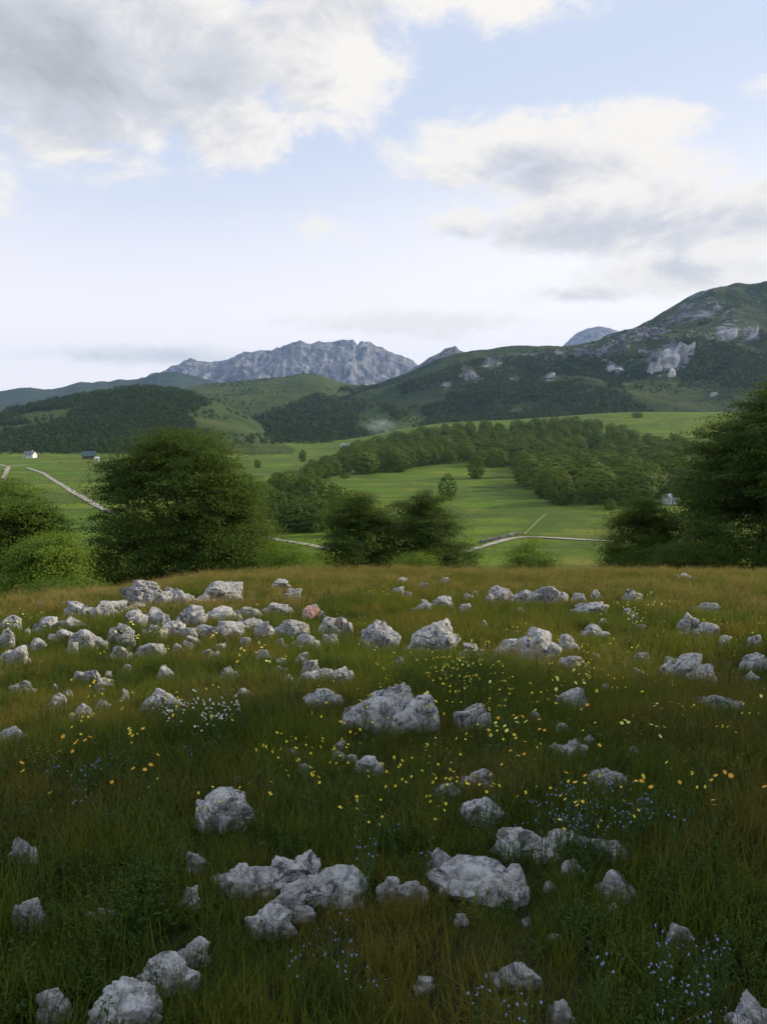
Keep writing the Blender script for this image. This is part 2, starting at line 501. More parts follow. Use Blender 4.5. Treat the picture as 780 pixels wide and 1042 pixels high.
def hill(name, label, mat_, a, c, ridge, yr, base, yb_, back, n, amp, rsc, prof=1.0, rockf=None, ridged=False, nsil=0.0, seed=1, zback=-60):
    """a hillside between a foot line and a ridge line at their true distances, with a back slope"""
    nu, nv = n
    px = np.linspace(a, c, nu)
    rp = curve(ridge, px)
    if nsil:
        rp = rp + nsil * fbm(np.stack([px / 9.0, px * 0 + seed, px * 0], -1), 5, seed, .6)
    bp = curve(base, px)
    yrr = curve(yr, px) if isinstance(yr, list) else np.full(nu, float(yr))
    ybb = curve(yb_, px) if isinstance(yb_, list) else np.full(nu, float(yb_))
    v = np.concatenate([np.linspace(-.12, 1, nv), 1 + np.linspace(0, back, nv // 3)[1:]])
    Pv, Vv = np.meshgrid(px, v)
    R = np.broadcast_to(rp, Pv.shape); B = np.broadcast_to(bp, Pv.shape); YR = np.broadcast_to(yrr, Pv.shape); YB = np.broadcast_to(ybb, Pv.shape)
    Y = YB + (YR - YB) * Vv
    zr = EYE + slope_of(R) * YR; zb = EYE + slope_of(B) * YB
    t = np.clip(Vv, 0, 1)
    Z = zb + (zr - zb) * (t ** prof * .65 + .35 * sstep(t, 0, 1))
    Z = np.where(Vv < 0, zb + (Vv * 120), Z)
    tb = np.clip((Vv - 1) / back, 0, 1); Z = np.where(Vv > 1, zr + (zback - zr) * sstep(tb, 0, 1.0), Z)
    X = (Pv - CX) / F / math.cos(PIT) * Y
    env = np.clip(t * (1.02 - t) * 4, 0, 1) ** .6
    d = fb2(X, Y, rsc, 6, seed, ridged)
    Z = Z + amp * d * env
    Y = Y + amp * .5 * fb2(X + 900, Y, rsc * .7, 4, seed + 5) * env
    V = np.stack([X, Y, Z], -1)
    nvv = len(v); I = np.arange(nu * nvv).reshape(nvv, nu)
    Q = np.stack([I[:-1, :-1], I[:-1, 1:], I[1:, 1:], I[1:, :-1]], -1).reshape(-1, 4)
    me = mesh_np(name, V.reshape(-1, 3), [Q], mat_, smooth=not ridged)
    PX, PY = project(X, Y, Z)
    rk = np.zeros(X.shape)
    if rockf is not None: rk = rockf(PX, PY, d)
    at_ = me.attributes.new('rock', 'FLOAT', 'POINT'); at_.data.foreach_set('value', np.ascontiguousarray(rk.ravel(), dtype=np.float32))
    o = link(name, me); tag(o, label, kind='structure')
    HILLS[label] = V[:nv]
    return V[:nv]


G1, G2 = (.040, .070, .018), (.078, .10, .028)
M['hill'] = hill_material('hillside_grass', G1, G2, (.30, .30, .29), (.17, .17, .17), .006, -.28)
M['mtn'] = hill_material('mountain_grass', (.034, .055, .021), (.066, .085, .029), (.23, .23, .245), (.06, .065, .07), .0055, .13)
M['crag'] = hill_material('bare_crag', (.06, .075, .05), (.10, .11, .09), (.27, .27, .28), (.06, .065, .075), .0024, .50)
M['dim_ridge'] = hill_material('wooded_ridge', (.03, .05, .03), (.05, .07, .04), (.25, .25, .25), (.15, .15, .15), .003, -.2)

hill('far_ridge', 'low blue wooded ridge on the far left skyline', M['dim_ridge'], -260, 265,
     [(-260, 396), (-60, 404), (0, 402), (28, 397), (60, 396), (85, 390), (110, 389), (150, 384), (165, 378), (185, 378), (205, 384), (235, 392), (265, 400)], 5200,
     [(-260, 424), (265, 424)], 3600, .5, (200, 50), 60, 600, nsil=2.2, seed=3)
hill('rocky_mountain', 'bare grey limestone massif rising blue behind the green hills', M['crag'], 140, 480,
     [(140, 395), (165, 384), (185, 376), (200, 371), (215, 371), (235, 368), (250, 363), (270, 361), (280, 360), (298, 354), (308, 349), (318, 351), (326, 347), (340, 348), (350, 346), (360, 346),
      (364, 353), (369, 350), (378, 355), (392, 360), (405, 367), (418, 371), (432, 376), (460, 388), (480, 398)], 7600,
     [(140, 412), (480, 412)], 5800, .35, (420, 120), 170, 520, prof=1.25, ridged=True, nsil=1.6, seed=11,
     rockf=lambda px, py, d: np.clip(.55 + .5 * (400 - py) / 60, 0, 1))
hill('distant_peak', 'pale rounded rock peak showing just above the right ridge', M['crag'], 540, 660,
     [(540, 372), (566, 353), (574, 346), (580, 340), (590, 335), (602, 333), (612, 333), (620, 337), (632, 341), (660, 365)], 9500, [(540, 400), (660, 400)], 8200, .4, (160, 60), 90, 500,
     ridged=True, nsil=1.2, seed=15, rockf=lambda px, py, d: .7 + 0 * px)
hill('rocky_knoll', 'small grey crag poking up between massif and right ridge', M['mtn'], 405, 500,
     [(405, 386), (425, 374), (434, 365), (445, 361), (452, 356), (461, 353), (465, 358), (480, 362), (500, 380)], 3900, [(405, 405), (500, 405)], 3300, .4, (120, 50), 45, 260,
     ridged=True, nsil=1.0, seed=19, rockf=lambda px, py, d: .62 + 0 * px)
hill('green_hill', 'green grassy hills at the foot of the grey massif', M['hill'], 120, 560,
     [(120, 412), (160, 402), (185, 396), (205, 391), (240, 388), (270, 385), (290, 383), (310, 380), (328, 380), (336, 384), (345, 388), (360, 391), (380, 392), (420, 392), (500, 398), (560, 410)],
     [(120, 2200), (330, 2700), (560, 2500)], [(120, 449), (250, 447), (360, 447), (560, 440)], 1250, .4, (260, 120), 34, 330, nsil=.5, seed=23,
     rockf=lambda px, py, d: .1 + .5 * np.exp(-((px - 300) / 25) ** 2 - ((py - 396) / 4) ** 2) + .42 * np.exp(-((px - 385) / 22) ** 2 - ((py - 425) / 9) ** 2))
wooded = hill('wooded_hill', 'dark wooded hill behind the left farmhouses', M['hill'], -330, 300,
     [(-330, 400), (-120, 414), (-40, 424), (0, 420), (30, 415), (60, 408), (100, 402), (125, 397), (150, 395), (178, 397), (200, 402), (222, 408), (245, 418), (265, 430), (282, 442), (300, 456)], 1500,
     [(-330, 462), (40, 461), (150, 458), (262, 453), (300, 456)], 830, .45, (260, 110), 13, 160, nsil=.6, seed=31,
     rockf=lambda px, py, d: .1 + .4 * np.exp(-((px - 45) / 40) ** 2 - ((py - 428) / 9) ** 2) + .36 * np.exp(-((px - 140) / 14) ** 2 - ((py - 399) / 3) ** 2))


def mtn_rock(px, py, d):
    def g(x, y, a, c, h, k=.0):
        u = (px - x); w = (py - y) + k * u
        return h * np.exp(-(u / a) ** 2 - (w / c) ** 2)
    r = .13 + .36 * np.clip(d, -.3, 1)
    r = r + g(700, 318, 34, 12, .34, .25) + g(655, 338, 30, 9, .26, .3) + g(735, 322, 40, 12, .22) + g(478, 382, 12, 10, .5, -.6) + g(500, 372, 16, 9, .42) + g(455, 392, 8, 6, .5)
    r = r + g(540, 362, 34, 8, .32) + g(600, 358, 26, 7, .34) + g(525, 385, 9, 5, .4) + g(560, 386, 8, 4, .4) + g(740, 340, 12, 7, .7) + g(765, 339, 8, 8, .7) + g(625, 374, 10, 5, .75, -.4) + g(681, 366, 22, 13, .8, .2)
    return r


mtn = hill('mountain', 'steep dark green mountain with grey cliffs filling the right skyline', M['mtn'], 320, 1000,
     [(330, 406), (365, 391), (400, 381), (420, 375), (432, 369), (445, 363), (462, 359), (480, 355), (510, 353), (540, 351), (560, 350), (578, 348), (600, 344), (622, 338), (640, 331), (655, 324), (680, 311),
      (700, 301), (720, 295), (740, 291), (760, 289), (780, 286), (860, 272), (960, 262), (1150, 290), (1350, 340)],
     [(330, 2300), (480, 2300), (640, 2500), (780, 2700), (1350, 2700)], [(330, 440), (420, 438), (480, 428), (560, 424), (680, 424), (780, 424), (1350, 420)], [(330, 1500), (600, 1350), (780, 1300), (1350, 1200)],
     .5, (520, 240), 80, 340, prof=1.15, nsil=1.5, seed=41, rockf=mtn_rock)

# ------------------------------------------------------------------ trees


def leaf_quads(C, N, D, L, Wd):
    """rhombic leaves: centres C, normals N, long directions D"""
    D = D - N * np.sum(D * N, -1, keepdims=True); D /= np.linalg.norm(D, axis=-1, keepdims=True) + 1e-9
    B = np.cross(N, D)
    L = np.broadcast_to(np.asarray(L, float), (len(C),))[:, None]; Wd = np.broadcast_to(np.asarray(Wd, float), (len(C),))[:, None]
    V = np.stack([C - D * L * .5, C + B * Wd * .5 - N * L * .06, C + D * L * .5 - N * L * .10, C - B * Wd * .5 - N * L * .06], 1)
    return V.reshape(-1, 3), np.arange(len(C) * 4).reshape(-1, 4)


def unit(v): return v / (np.linalg.norm(v, axis=-1, keepdims=True) + 1e-9)


def tube(pts, rads, k=7):
    P = np.array(pts, float); n = len(P); T = unit(np.gradient(P, axis=0)); up = np.array([.31, .17, .93])
    A = unit(np.cross(T, up)); B = np.cross(T, A); a = np.linspace(0, 2 * np.pi, k, endpoint=False)
    V = P[:, None] + (A[:, None] * np.cos(a)[None, :, None] + B[:, None] * np.sin(a)[None, :, None]) * np.array(rads)[:, None, None]
    I = np.arange(n * k).reshape(n, k); J = np.roll(I, -1, 1)
    return V.reshape(-1, 3), np.stack([I[:-1], J[:-1], J[1:], I[1:]], -1).reshape(-1, 4)


def merge(parts):
    Vs, Qs, o = [], [], 0
    for V, Q in parts: Vs.append(V); Qs.append(Q + o); o += len(V)
    return np.concatenate(Vs), np.concatenate(Qs)


def crown_geo(h, prof, nclus, per, L, seed, lump=.35, spray=(.9, .55), droop=.25, base=0.0, rmin=.45, outn=.25, holes=-.42, masses=0):
    """foliage sprays spread through the crown's volume; prof = [(height fraction, radius)]"""
    r = np.random.default_rng(seed)
    pr = np.array(prof, float)
    zz = np.linspace(0, 1, 200); rr = np.interp(zz, pr[:, 0], pr[:, 1]); cdf = np.cumsum(rr + .15 * rr.max()); cdf /= cdf[-1]
    zf = np.interp(r.random(nclus), cdf, zz); th = r.random(nclus) * 2 * np.pi
    R = np.interp(zf, pr[:, 0], pr[:, 1])
    o = np.stack([np.cos(th), np.sin(th), 0 * th], -1)
    lob = 1 + lump * fbm(np.stack([o[:, 0] * 1.7, o[:, 1] * 1.7, zf * 4.5], -1), 3, seed) * 1.6
    fr = (rmin + (1 - rmin) * np.sqrt(r.random(nclus)))
    c = o * (R * lob * fr)[:, None]; c[:, 2] = base + zf * (h - base) + r.normal(0, .02 * h, nclus)
    if masses:
        zm = np.interp(r.random(masses), cdf, zz); tm = r.random(masses) * 2 * np.pi; Rm = np.interp(zm, pr[:, 0], pr[:, 1])
        om = np.stack([np.cos(tm), np.sin(tm), 0 * tm], -1); fm = r.uniform(.45, .84, masses); zm[:4] = [.9, .8, .08, .1]
        cm = om * (Rm * fm)[:, None]; cm[:, 2] = base + zm * (h - base)
        rm = r.uniform(.22, .40, masses) * pr[:, 1].max()
        n1_ = int(nclus * .54); w = rm ** 2; pick = r.choice(masses, n1_, p=w / w.sum())
        q = unit(r.normal(0, 1, (n1_, 3))) * (r.random((n1_, 1)) ** .4); q[:, 2] *= .62
        c[:n1_] = cm[pick] + q * rm[pick][:, None]; o[:n1_] = unit(om[pick] + q * [1, 1, 0] * .8 + 1e-6)
        c[n1_:] *= [.95, .95, .985]; zf = np.clip((c[:, 2] - base) / (h - base), 0, 1)
    keep = fbm(c / (h * .13), 2, seed + 9) > holes
    c, o, zf = c[keep], o[keep], zf[keep]; n = len(c)
    o2 = unit(o + r.normal(0, .35, o.shape) * [1, 1, .3]); side = unit(np.cross(o2, [0, 0, 1.0]))
    u = r.normal(0, .5, (n, per)); w = r.normal(0, .5, (n, per)); sz = r.uniform(.7, 1.35, (n, 1))
    P = c[:, None] + o2[:, None] * (u * spray[0] * sz)[..., None] + side[:, None] * (w * spray[1] * sz)[..., None]
    P[..., 2] += -droop * np.abs(u) * spray[0] * .8 + r.normal(0, .07 * spray[0], (n, per)) + .25 * (zf[:, None] - .3) * u * spray[0]
    P = P.reshape(-1, 3); m = len(P)
    N = unit(np.array([0, 0, 1.0]) * (1 - outn) + outn * 1.6 * unit(P - [0, 0, .42 * h]) + r.normal(0, .30 - .05 * outn, (m, 3)) + .25 * np.repeat(o2, per, 0) + (1 - outn) * np.repeat(r.normal(0, .45, (n, 3)), per, 0))
    D = unit(np.repeat(o2, per, 0) + r.normal(0, .6, (m, 3)))
    s = r.uniform(.7, 1.3, m)
    P[:, 2] = np.maximum(P[:, 2], .05)
    return leaf_quads(P, N, D, L * s, L * .62 * s), c


def trunk_geo(h, r0, seed, targets=None, nlimb=12, fork=.2):
    r = np.random.default_rng(seed); parts = []
    n = 9; t = np.linspace(0, 1, n)
    ax_ = np.stack([.03 * h * np.sin(2.2 * t + r.random() * 6) * t, .03 * h * np.sin(1.7 * t + r.random() * 6) * t, t * h * .86 - .35], -1)
    parts.append(tube(ax_, r0 * (1 - .9 * t) + r0 * .5 * np.exp(-t * 22)))
    if targets is not None:
        for k in range(nlimb):
            q = targets[r.integers(len(targets))]; tz = np.clip((q[2] / h) * .75, fork, .8)
            s = np.array([np.interp(tz, t, ax_[:, i]) for i in range(3)])
            mid = s * .5 + q * .5 + np.array([0, 0, .04 * h]); tt = np.linspace(0, 1, 6)[:, None]
            pts = (1 - tt) ** 2 * s + 2 * tt * (1 - tt) * mid + tt ** 2 * q
            parts.append(tube(pts, r0 * .42 * (1 - tz * .6) * (1 - .85 * tt[:, 0]), 5))
    return merge(parts)


def near_tree(name, px, pyt, dist, width_px, prof, nclus, per, L, leaf, label, cat, seed, group=None, lump=.35, spray=(.9, .55), parent_parts=True, xoff=None, hmul=1.0, droop=.25, rmin=.45, holes=-.42, masses=44):
    """a tree beyond the crest: top at photo height pyt, foot on the ground at that distance"""
    x = float(tan_of(px, 520)) * dist; z = float(gz(x, dist))
    h = (EYE + float(slope_of(pyt)) * dist - z) * hmul
    wr = width_px / F * dist * .5 / max(p[1] for p in prof)
    pf = [(a, c * wr) for a, c in prof]
    (V, Q), c = crown_geo(h, pf, nclus, int(per * 1.9), L * .78, seed, lump, spray, droop=droop, rmin=rmin, holes=holes, masses=masses)
    o = empty(name, (x, dist, z)); tag(o, label, cat, group)
    link('crown', mesh_np('crown', V, [Q], M[leaf]), o)
    TV, TQ = trunk_geo(h, .022 * h + .03, seed + 3, c, 16)
    link('trunk', mesh_np('trunk', TV, [TQ], M['bark'], smooth=True), o)
    return o


EGG = [(0, .80), (.12, .93), (.3, 1.0), (.5, .97), (.68, .84), (.82, .62), (.93, .34), (1, .08)]
ROUND = [(0, .45), (.15, .8), (.4, 1.0), (.65, .92), (.85, .6), (.96, .28), (1, .08)]
CONE = [(0, .8), (.2, 1.0), (.45, .8), (.7, .5), (.9, .2), (1, .04)]
TALL = [(0, .5), (.2, .9), (.5, 1.0), (.75, .8), (.92, .4), (1, .1)]

near_tree('beech_tree', 186, 434, 45, 198, EGG, 3700, 44, .17, 'beech', 'large dark green beech with layered foliage standing behind the rock outcrop on the left', 'tree', 101, lump=.2, spray=(1.25, .62), rmin=.5, droop=.32)
near_tree('beech_tree', 812, 398, 41, 262, EGG, 4800, 44, .17, 'beech', 'large dark green beech cut off by the right edge of the photo', 'tree', 103, lump=.3, spray=(1.1, .6), rmin=.5)
near_tree('leafy_tree', 20, 494, 38, 92, ROUND, 2000, 40, .15, 'light_leaf', 'mid green leafy tree at the left edge in front of the pasture', 'tree', 105)
near_tree('leafy_tree', -22, 480, 42, 120, ROUND, 2000, 40, .15, 'light_leaf', 'dark topped leafy tree half outside the left edge', 'tree', 106)
near_tree('leafy_tree', 40, 545, 31, 74, ROUND, 900, 40, .12, 'bright_leaf', 'bright green low tree at the left between the two larger trees', 'tree', 107)
near_tree('shrub', 88, 548, 52, 62, ROUND, 600, 40, .14, 'light_leaf', 'shaded green shrub tucked between left trees and large beech', 'shrub', 108)
near_tree('shrub', 62, 590, 27, 70, ROUND, 420, 40, .09, 'light_leaf', 'low leafy shrub right behind the rocks left of the large beech', 'shrub', 109)
near_tree('shrub', 296, 556, 40, 84, [(0, .9), (.4, 1), (.75, .8), (1, .3)], 800, 44, .11, 'bright_leaf', 'bright green low shrub spreading at the right foot of the large beech', 'shrub', 110)
near_tree('shrub', 255, 528, 46, 60, ROUND, 600, 44, .13, 'bright_leaf', 'yellow green bushy growth against the right side of the large beech', 'shrub', 111)
near_tree('beech_tree', 366, 499, 55, 88, TALL, 1900, 40, .16, 'beech', 'left one of the two dark trees standing in the middle behind the crest', 'tree', 112, lump=.55, spray=(1.1, .6), rmin=.4, holes=-.3)
near_tree('beech_tree', 431, 503, 57, 98, TALL, 1900, 40, .16, 'beech', 'right one of the two dark trees standing in the middle behind the crest', 'tree', 113, lump=.55, spray=(1.1, .6), rmin=.4, holes=-.3)
near_tree('shrub', 423, 560, 33, 38, ROUND, 350, 40, .08, 'bright_leaf', 'small round green shrub at the foot of the two middle trees', 'shrub', 114)
near_tree('young_tree', 482, 545, 50, 26, CONE, 260, 36, .13, 'beech', 'slender young tree right of the two middle trees', 'tree', 115, lump=.55, spray=(1.1, .6), rmin=.4, holes=-.3)
near_tree('shrub', 537, 543, 47, 56, [(0, .7), (.3, 1), (.6, .8), (.85, .4), (1, .12)], 560, 40, .12, 'bright_leaf', 'green shrub standing in front of the bend in the track', 'shrub', 116)
near_tree('shrub', 556, 562, 38, 30, ROUND, 200, 36, .09, 'bright_leaf', 'small yellow green shrub beside the shrub at the track bend', 'shrub', 117)
near_tree('young_tree', 658, 505, 44, 74, TALL, 1300, 40, .13, 'beech', 'ragged young tree just left of the right beech', 'tree', 118, lump=.55, spray=(1.1, .6), rmin=.4, holes=-.3)
near_tree('young_tree', 627, 532, 46, 30, CONE, 330, 36, .13, 'beech', 'narrow young tree left of the ragged young tree', 'tree', 119, lump=.55, spray=(1.1, .6), rmin=.4, holes=-.3)
near_tree('shrub', 705, 550, 36, 90, [(0, .9), (.4, 1), (.75, .8), (1, .3)], 700, 40, .1, 'beech', 'low green shrub under the branches of the right beech', 'shrub', 120)
near_tree('shrub', 645, 560, 40, 70, ROUND, 420, 40, .1, 'beech', 'dark low shrub at the foot of the ragged young tree', 'shrub', 121)


def shade_tree(x, y, h, w, seed, lb):
    (V, Q), c = crown_geo(h, [(a, q * w / 2) for a, q in ROUND], 1050, 38, .15, seed, .35, (.7, .45), base=h * .10, holes=-.32)
    o = empty('beech_tree', (x, y, float(gz(x, y)))); tag(o, lb, 'tree')  # unseen beech, added for the shade it throws on the near grass
    link('crown', mesh_np('crown', V, [Q], M['beech']), o)
    TV, TQ = trunk_geo(h, .022 * h + .03, seed + 3, c, 14); link('trunk', mesh_np('trunk', TV, [TQ], M['bark'], smooth=True), o)


shade_tree(11.2, 5.4, 8.5, 5.6, 131, 'nearest of three unseen beeches added beyond the right edge to shade the near grass')
shade_tree(9.2, 4.0, 7.2, 4.6, 139, 'smallest of three unseen beeches added beyond the right edge to shade the near grass')
shade_tree(15.8, 8.7, 9.5, 6.0, 137, 'farthest of three unseen beeches added beyond the right edge to shade the near grass')


def valley_crown(h, w, seed, nq, L, lf):
    prof = [(t, math.sqrt(max(.02, 1 - ((t - .45) / .56) ** 2))) for t in np.linspace(0, 1, 15)]
    (V, Q), c = crown_geo(h, [(a, c_ * w / 2) for a, c_ in prof], nq // 6, 6, L, seed, .22, (L * .8, L * .8), .2, base=h * .04, rmin=.72, outn=.8, holes=-.7)
    TV, TQ = trunk_geo(h, .02 * h, seed, None)
    VV, QQ = merge([(V, Q), (TV, TQ)])
    me = mesh_np('valley_tree', VV, [QQ[:len(Q)], QQ[len(Q):]], [M[lf], M['bark']], [0, 1])
    return me


VT = [valley_crown(15, 15.5 - (k % 3) * 2, 300 + k, 2600, .95, 'valley_leaf') for k in range(7)]
FT = [valley_crown(10, 9.5, 350 + k, 330, 1.5, 'far_leaf') for k in range(5)]


def poly_in(px, py, poly):
    p = np.array(poly, float); ins = np.zeros(px.shape, bool); j = len(p) - 1
    for i in range(len(p)):
        c = ((p[i, 1] > py) != (p[j, 1] > py)) & (px < (p[j, 0] - p[i, 0]) * (py - p[i, 1]) / (p[j, 1] - p[i, 1] + 1e-9) + p[i, 0])
        ins ^= c; j = i
    return ins


def thin(P, dmin):
    """keep points at least dmin apart"""
    cell = {}; out = []
    for i, (x, y) in enumerate(P):
        a, c = int(math.floor(x / dmin)), int(math.floor(y / dmin)); ok = True
        for u in (-1, 0, 1):
            for v in (-1, 0, 1):
                for (qx, qy) in cell.get((a + u, c + v), ()):
                    if (qx - x) ** 2 + (qy - y) ** 2 < dmin * dmin: ok = False; break
                if not ok: break
            if not ok: break
        if ok: cell.setdefault((a, c), []).append((x, y)); out.append(i)
    return np.array(out, int)


def gn_scatter(name, P, rot, scale, pick, protos, label):
    """one object of uncountable growth: copies of a few tufts or crowns on given points"""
    me = bpy.data.meshes.new(name); P = np.ascontiguousarray(P, dtype=np.float32)
    me.vertices.add(len(P)); me.vertices.foreach_set('co', P.ravel())
    for nm, ty, dat, key in (('rot', 'FLOAT_VECTOR', rot, 'vector'), ('scl', 'FLOAT_VECTOR', scale, 'vector'), ('pick', 'INT', pick, 'value')):
        a = me.attributes.new(nm, ty, 'POINT')
        a.data.foreach_set(key, np.ascontiguousarray(dat, dtype=np.int32 if ty == 'INT' else np.float32).ravel())
    c = bpy.data.collections.new(name + '_kinds')
    for p in protos:
        o = bpy.data.objects.new(name + '_piece', p); c.objects.link(o)
    o = link(name, me)
    ng = bpy.data.node_groups.new(name, 'GeometryNodeTree')
    ng.interface.new_socket('Geometry', in_out='INPUT', socket_type='NodeSocketGeometry')
    ng.interface.new_socket('Geometry', in_out='OUTPUT', socket_type='NodeSocketGeometry')
    N, Lk = ng.nodes, ng.links
    gi, go = N.new('NodeGroupInput'), N.new('NodeGroupOutput')
    ci = N.new('GeometryNodeCollectionInfo'); ci.inputs[0].default_value = c; ci.inputs['Separate Children'].default_value = True; ci.inputs['Reset Children'].default_value = True
    ip = N.new('GeometryNodeInstanceOnPoints'); ip.inputs['Pick Instance'].default_value = True

    def na(nm, dt):
        q = N.new('GeometryNodeInputNamedAttribute'); q.data_type = dt; q.inputs[0].default_value = nm; return q.outputs[0]
    er = N.new('FunctionNodeEulerToRotation'); Lk.new(na('rot', 'FLOAT_VECTOR'), er.inputs[0])
    Lk.new(gi.outputs[0], ip.inputs['Points']); Lk.new(ci.outputs[0], ip.inputs['Instance']); Lk.new(na('pick', 'INT'), ip.inputs['Instance Index'])
    Lk.new(er.outputs[0], ip.inputs['Rotation']); Lk.new(na('scl', 'FLOAT_VECTOR'), ip.inputs['Scale'])
    Lk.new(ip.outputs[0], go.inputs[0])
    md = o.modifiers.new('scatter', 'NODES'); md.node_group = ng
    return tag(o, label, kind='stuff')


def place_valley_tree(x, y, h, w, label, group=None, name='broadleaf_tree', k=None):
    me = VT[(rng.integers(len(VT)) if k is None else k)]
    o = link(name, me, None, (x, y, float(gz(x, y)) - .2), (0, 0, rng.random() * 6.28))
    s = h / 15; o.scale = (w / 12.0, w / 12.0, s)
    return tag(o, label, 'tree', group)


# lone trees of the pastures: photo foot, height and width in pixels
for (px, py, hp, wp, lb) in [
        (455, 508, 25, 13, 'dark upright lone tree in the middle of the central pasture'),
        (484, 487, 24, 14, 'lone light green tree by the wood edge above the central pasture'),
        (446, 472, 21, 10, 'slim tree standing clear of the wood edge above the pasture'),
        (262, 476, 9, 6, 'tiny dark lone tree in the far pasture right of the large beech'),
        (351, 487, 7, 8, 'low dark bush on the pasture below the tiny white hut'),
        (570, 514, 36, 17, 'tall narrow tree at the tip of the wood beside the pasture'),
        (648, 425, 6, 8, 'small dark bush on the high pasture under the mountain'),
        (712, 446, 10, 9, 'lone bush on the high pasture beside the right beech'),
        (308, 470, 12, 7, 'small pointed tree at the top of the hedge row'),
        (620, 519, 12, 10, 'small bush at the foot of the wood above the striped field')]:
    p = at(px, py); d = p.y
    place_valley_tree(p.x, p.y, hp / F * d * 1.05, wp / F * d * 1.1, lb)

# copse in the middle distance, left of centre
cp = []
for (px, py, hp, wp) in [(279, 537, 40, 27), (300, 541, 38, 30), (322, 541, 36, 26), (340, 536, 38, 24), (268, 525, 36, 26), (288, 520, 40, 26), (308, 522, 38, 24), (330, 520, 32, 26), (283, 508, 28, 22), (298, 504, 26, 22),
                         (316, 505, 24, 24), (306, 540, 34, 26), (346, 520, 26, 20), (292, 541, 30, 26), (352, 545, 34, 24)]:
    cp.append((px, py, hp, wp))
for (px, py, hp, wp) in cp:
    p = at(px, py); d = p.y
    place_valley_tree(p.x, p.y, hp / F * d, wp / F * d * 1.15, 'dark round tree crowded into the copse between the large beech and the middle trees', 'trees of the valley copse')
for (px, py, hp, wp) in [(312, 492, 18, 16), (320, 489, 18, 16), (328, 487, 19, 17), (337, 484, 19, 17), (345, 480, 20, 16), (352, 477, 18, 14), (318, 483, 16, 14), (332, 479, 16, 14)]:
    p = at(px, py); d = p.y
    place_valley_tree(p.x, p.y, hp / F * d, wp / F * d * 1.2, 'tree in the short hedge row climbing from the copse to the tiny white hut', 'trees of the hedge row')

# the wood across the valley
WOOD = [(356, 484), (380, 482), (408, 480), (440, 474), (470, 472), (500, 476), (528, 474), (534, 492), (548, 502), (566, 514), (600, 515), (640, 517), (690, 516), (760, 500), (760, 470), (700, 463), (660, 452), (630, 443),
        (600, 436), (560, 434), (500, 437), (450, 441), (410, 448), (372, 458), (352, 468)]
cand = np.stack([rng.uniform(-80, 560, 26000), rng.uniform(280, 1350, 26000)], -1)
zc = gz(cand[:, 0], cand[:, 1]); ppx, ppy = project(cand[:, 0], cand[:, 1], zc)
cand = cand[poly_in(ppx, ppy, WOOD)]
cand = cand[thin(cand, 14.2)]
cand = cand[np.argsort(cand[:, 1])]
NW = 225
for (x, y) in cand[:NW]:
    h = rng.uniform(10.5, 17); w = h * rng.uniform(.95, 1.25)
    place_valley_tree(x, y, h, w, 'round crowned green tree in the dense wood across the valley', 'trees of the wood across the valley')
rest = cand[NW:]


def forest(name, P3, hmin, hmax, label, protos, h0, sq=1.0):
    n = len(P3); h = rng.uniform(hmin, hmax, n) / h0; wsc = h * rng.uniform(.8, 1.15, n) * sq
    P = P3.copy(); P[:, 2] -= .3
    return gn_scatter(name, P, np.stack([0 * h, 0 * h, rng.random(n) * 6.28], -1), np.stack([wsc, wsc, h], -1), rng.integers(0, len(protos), n), protos, label)


forest('forest', np.stack([rest[:, 0], rest[:, 1], gz(rest[:, 0], rest[:, 1])], -1), 9, 15, 'far part of the dense wood across the valley, crown behind crown', VT, 15, 1.1)


def on_hill(V, n, seed):
    r = np.random.default_rng(seed); nv, nu = V.shape[:2]
    u = r.random(n) * (nu - 1.001); v = r.random(n) * (nv - 1.001); i, j = v.astype(int), u.astype(int); a = (v - i)[:, None]; c = (u - j)[:, None]
    return (V[i, j] * (1 - c) + V[i, j + 1] * c) * (1 - a) + (V[i + 1, j] * (1 - c) + V[i + 1, j + 1] * c) * a


def wood_on(V, n, seed, maskf, dmin):
    P = on_hill(V, n, seed); px, py = project(P[:, 0], P[:, 1], P[:, 2])
    P = P[maskf(px, py, P)]
    return P[thin(P[:, :2], dmin)]


P = wood_on(wooded, 60000, 1, lambda px, py, P: (fb2(P[:, 0], P[:, 1], 110, 5, 77) > np.where((px < 75) & (py < 447) & (py > 418), -.12, np.where(py > 440, -.6, -.36)) + 1.3 * sstep(px, 170, 245)) & (px < 250), 7.5)
forest('forest', P, 5, 11, 'dark forest covering the hill behind the left farmhouses', FT, 10)
gh = HILLS['green grassy hills at the foot of the grey massif']
P = wood_on(gh, 90000, 2, lambda px, py, P: (poly_in(px, py, [(212, 450), (225, 440), (250, 430), (290, 416), (320, 404), (350, 396), (420, 396), (480, 400), (480, 460), (212, 460)]) & (fb2(P[:, 0], P[:, 1], 150, 3, 78) > np.where(py > 432, -.25, np.where(px > 370, .02, .0)))) & ~poly_in(px, py, [(362, 440), (365, 420), (385, 414), (405, 428), (425, 414), (440, 430), (410, 446)]), 11)
forest('forest', P, 9, 15, 'dark woods on the lower green hills left of centre', FT, 10)
P = wood_on(mtn, 160000, 3, lambda px, py, P: ((fb2(P[:, 0], P[:, 1], 130, 4, 79) > np.where((px > 560) & (py > 395), .3, np.where(py < 362, .34, -.02))) & (px < 800) & (mtn_rock(px, py, 0 * px) < .42) & (py > curve([(330, 400), (420, 388), (480, 366), (560, 358), (640, 346), (700, 325), (800, 305)], px)))
            | (poly_in(px, py, [(450, 428), (455, 400), (480, 392), (540, 388), (600, 392), (640, 402), (665, 420), (640, 426)]) & (fb2(P[:, 0], P[:, 1], 90, 3, 80) > -.35))
            | poly_in(px, py, [(690, 395), (702, 365), (725, 346), (745, 350), (765, 358), (800, 362), (800, 388), (740, 393), (715, 385)]), 9)
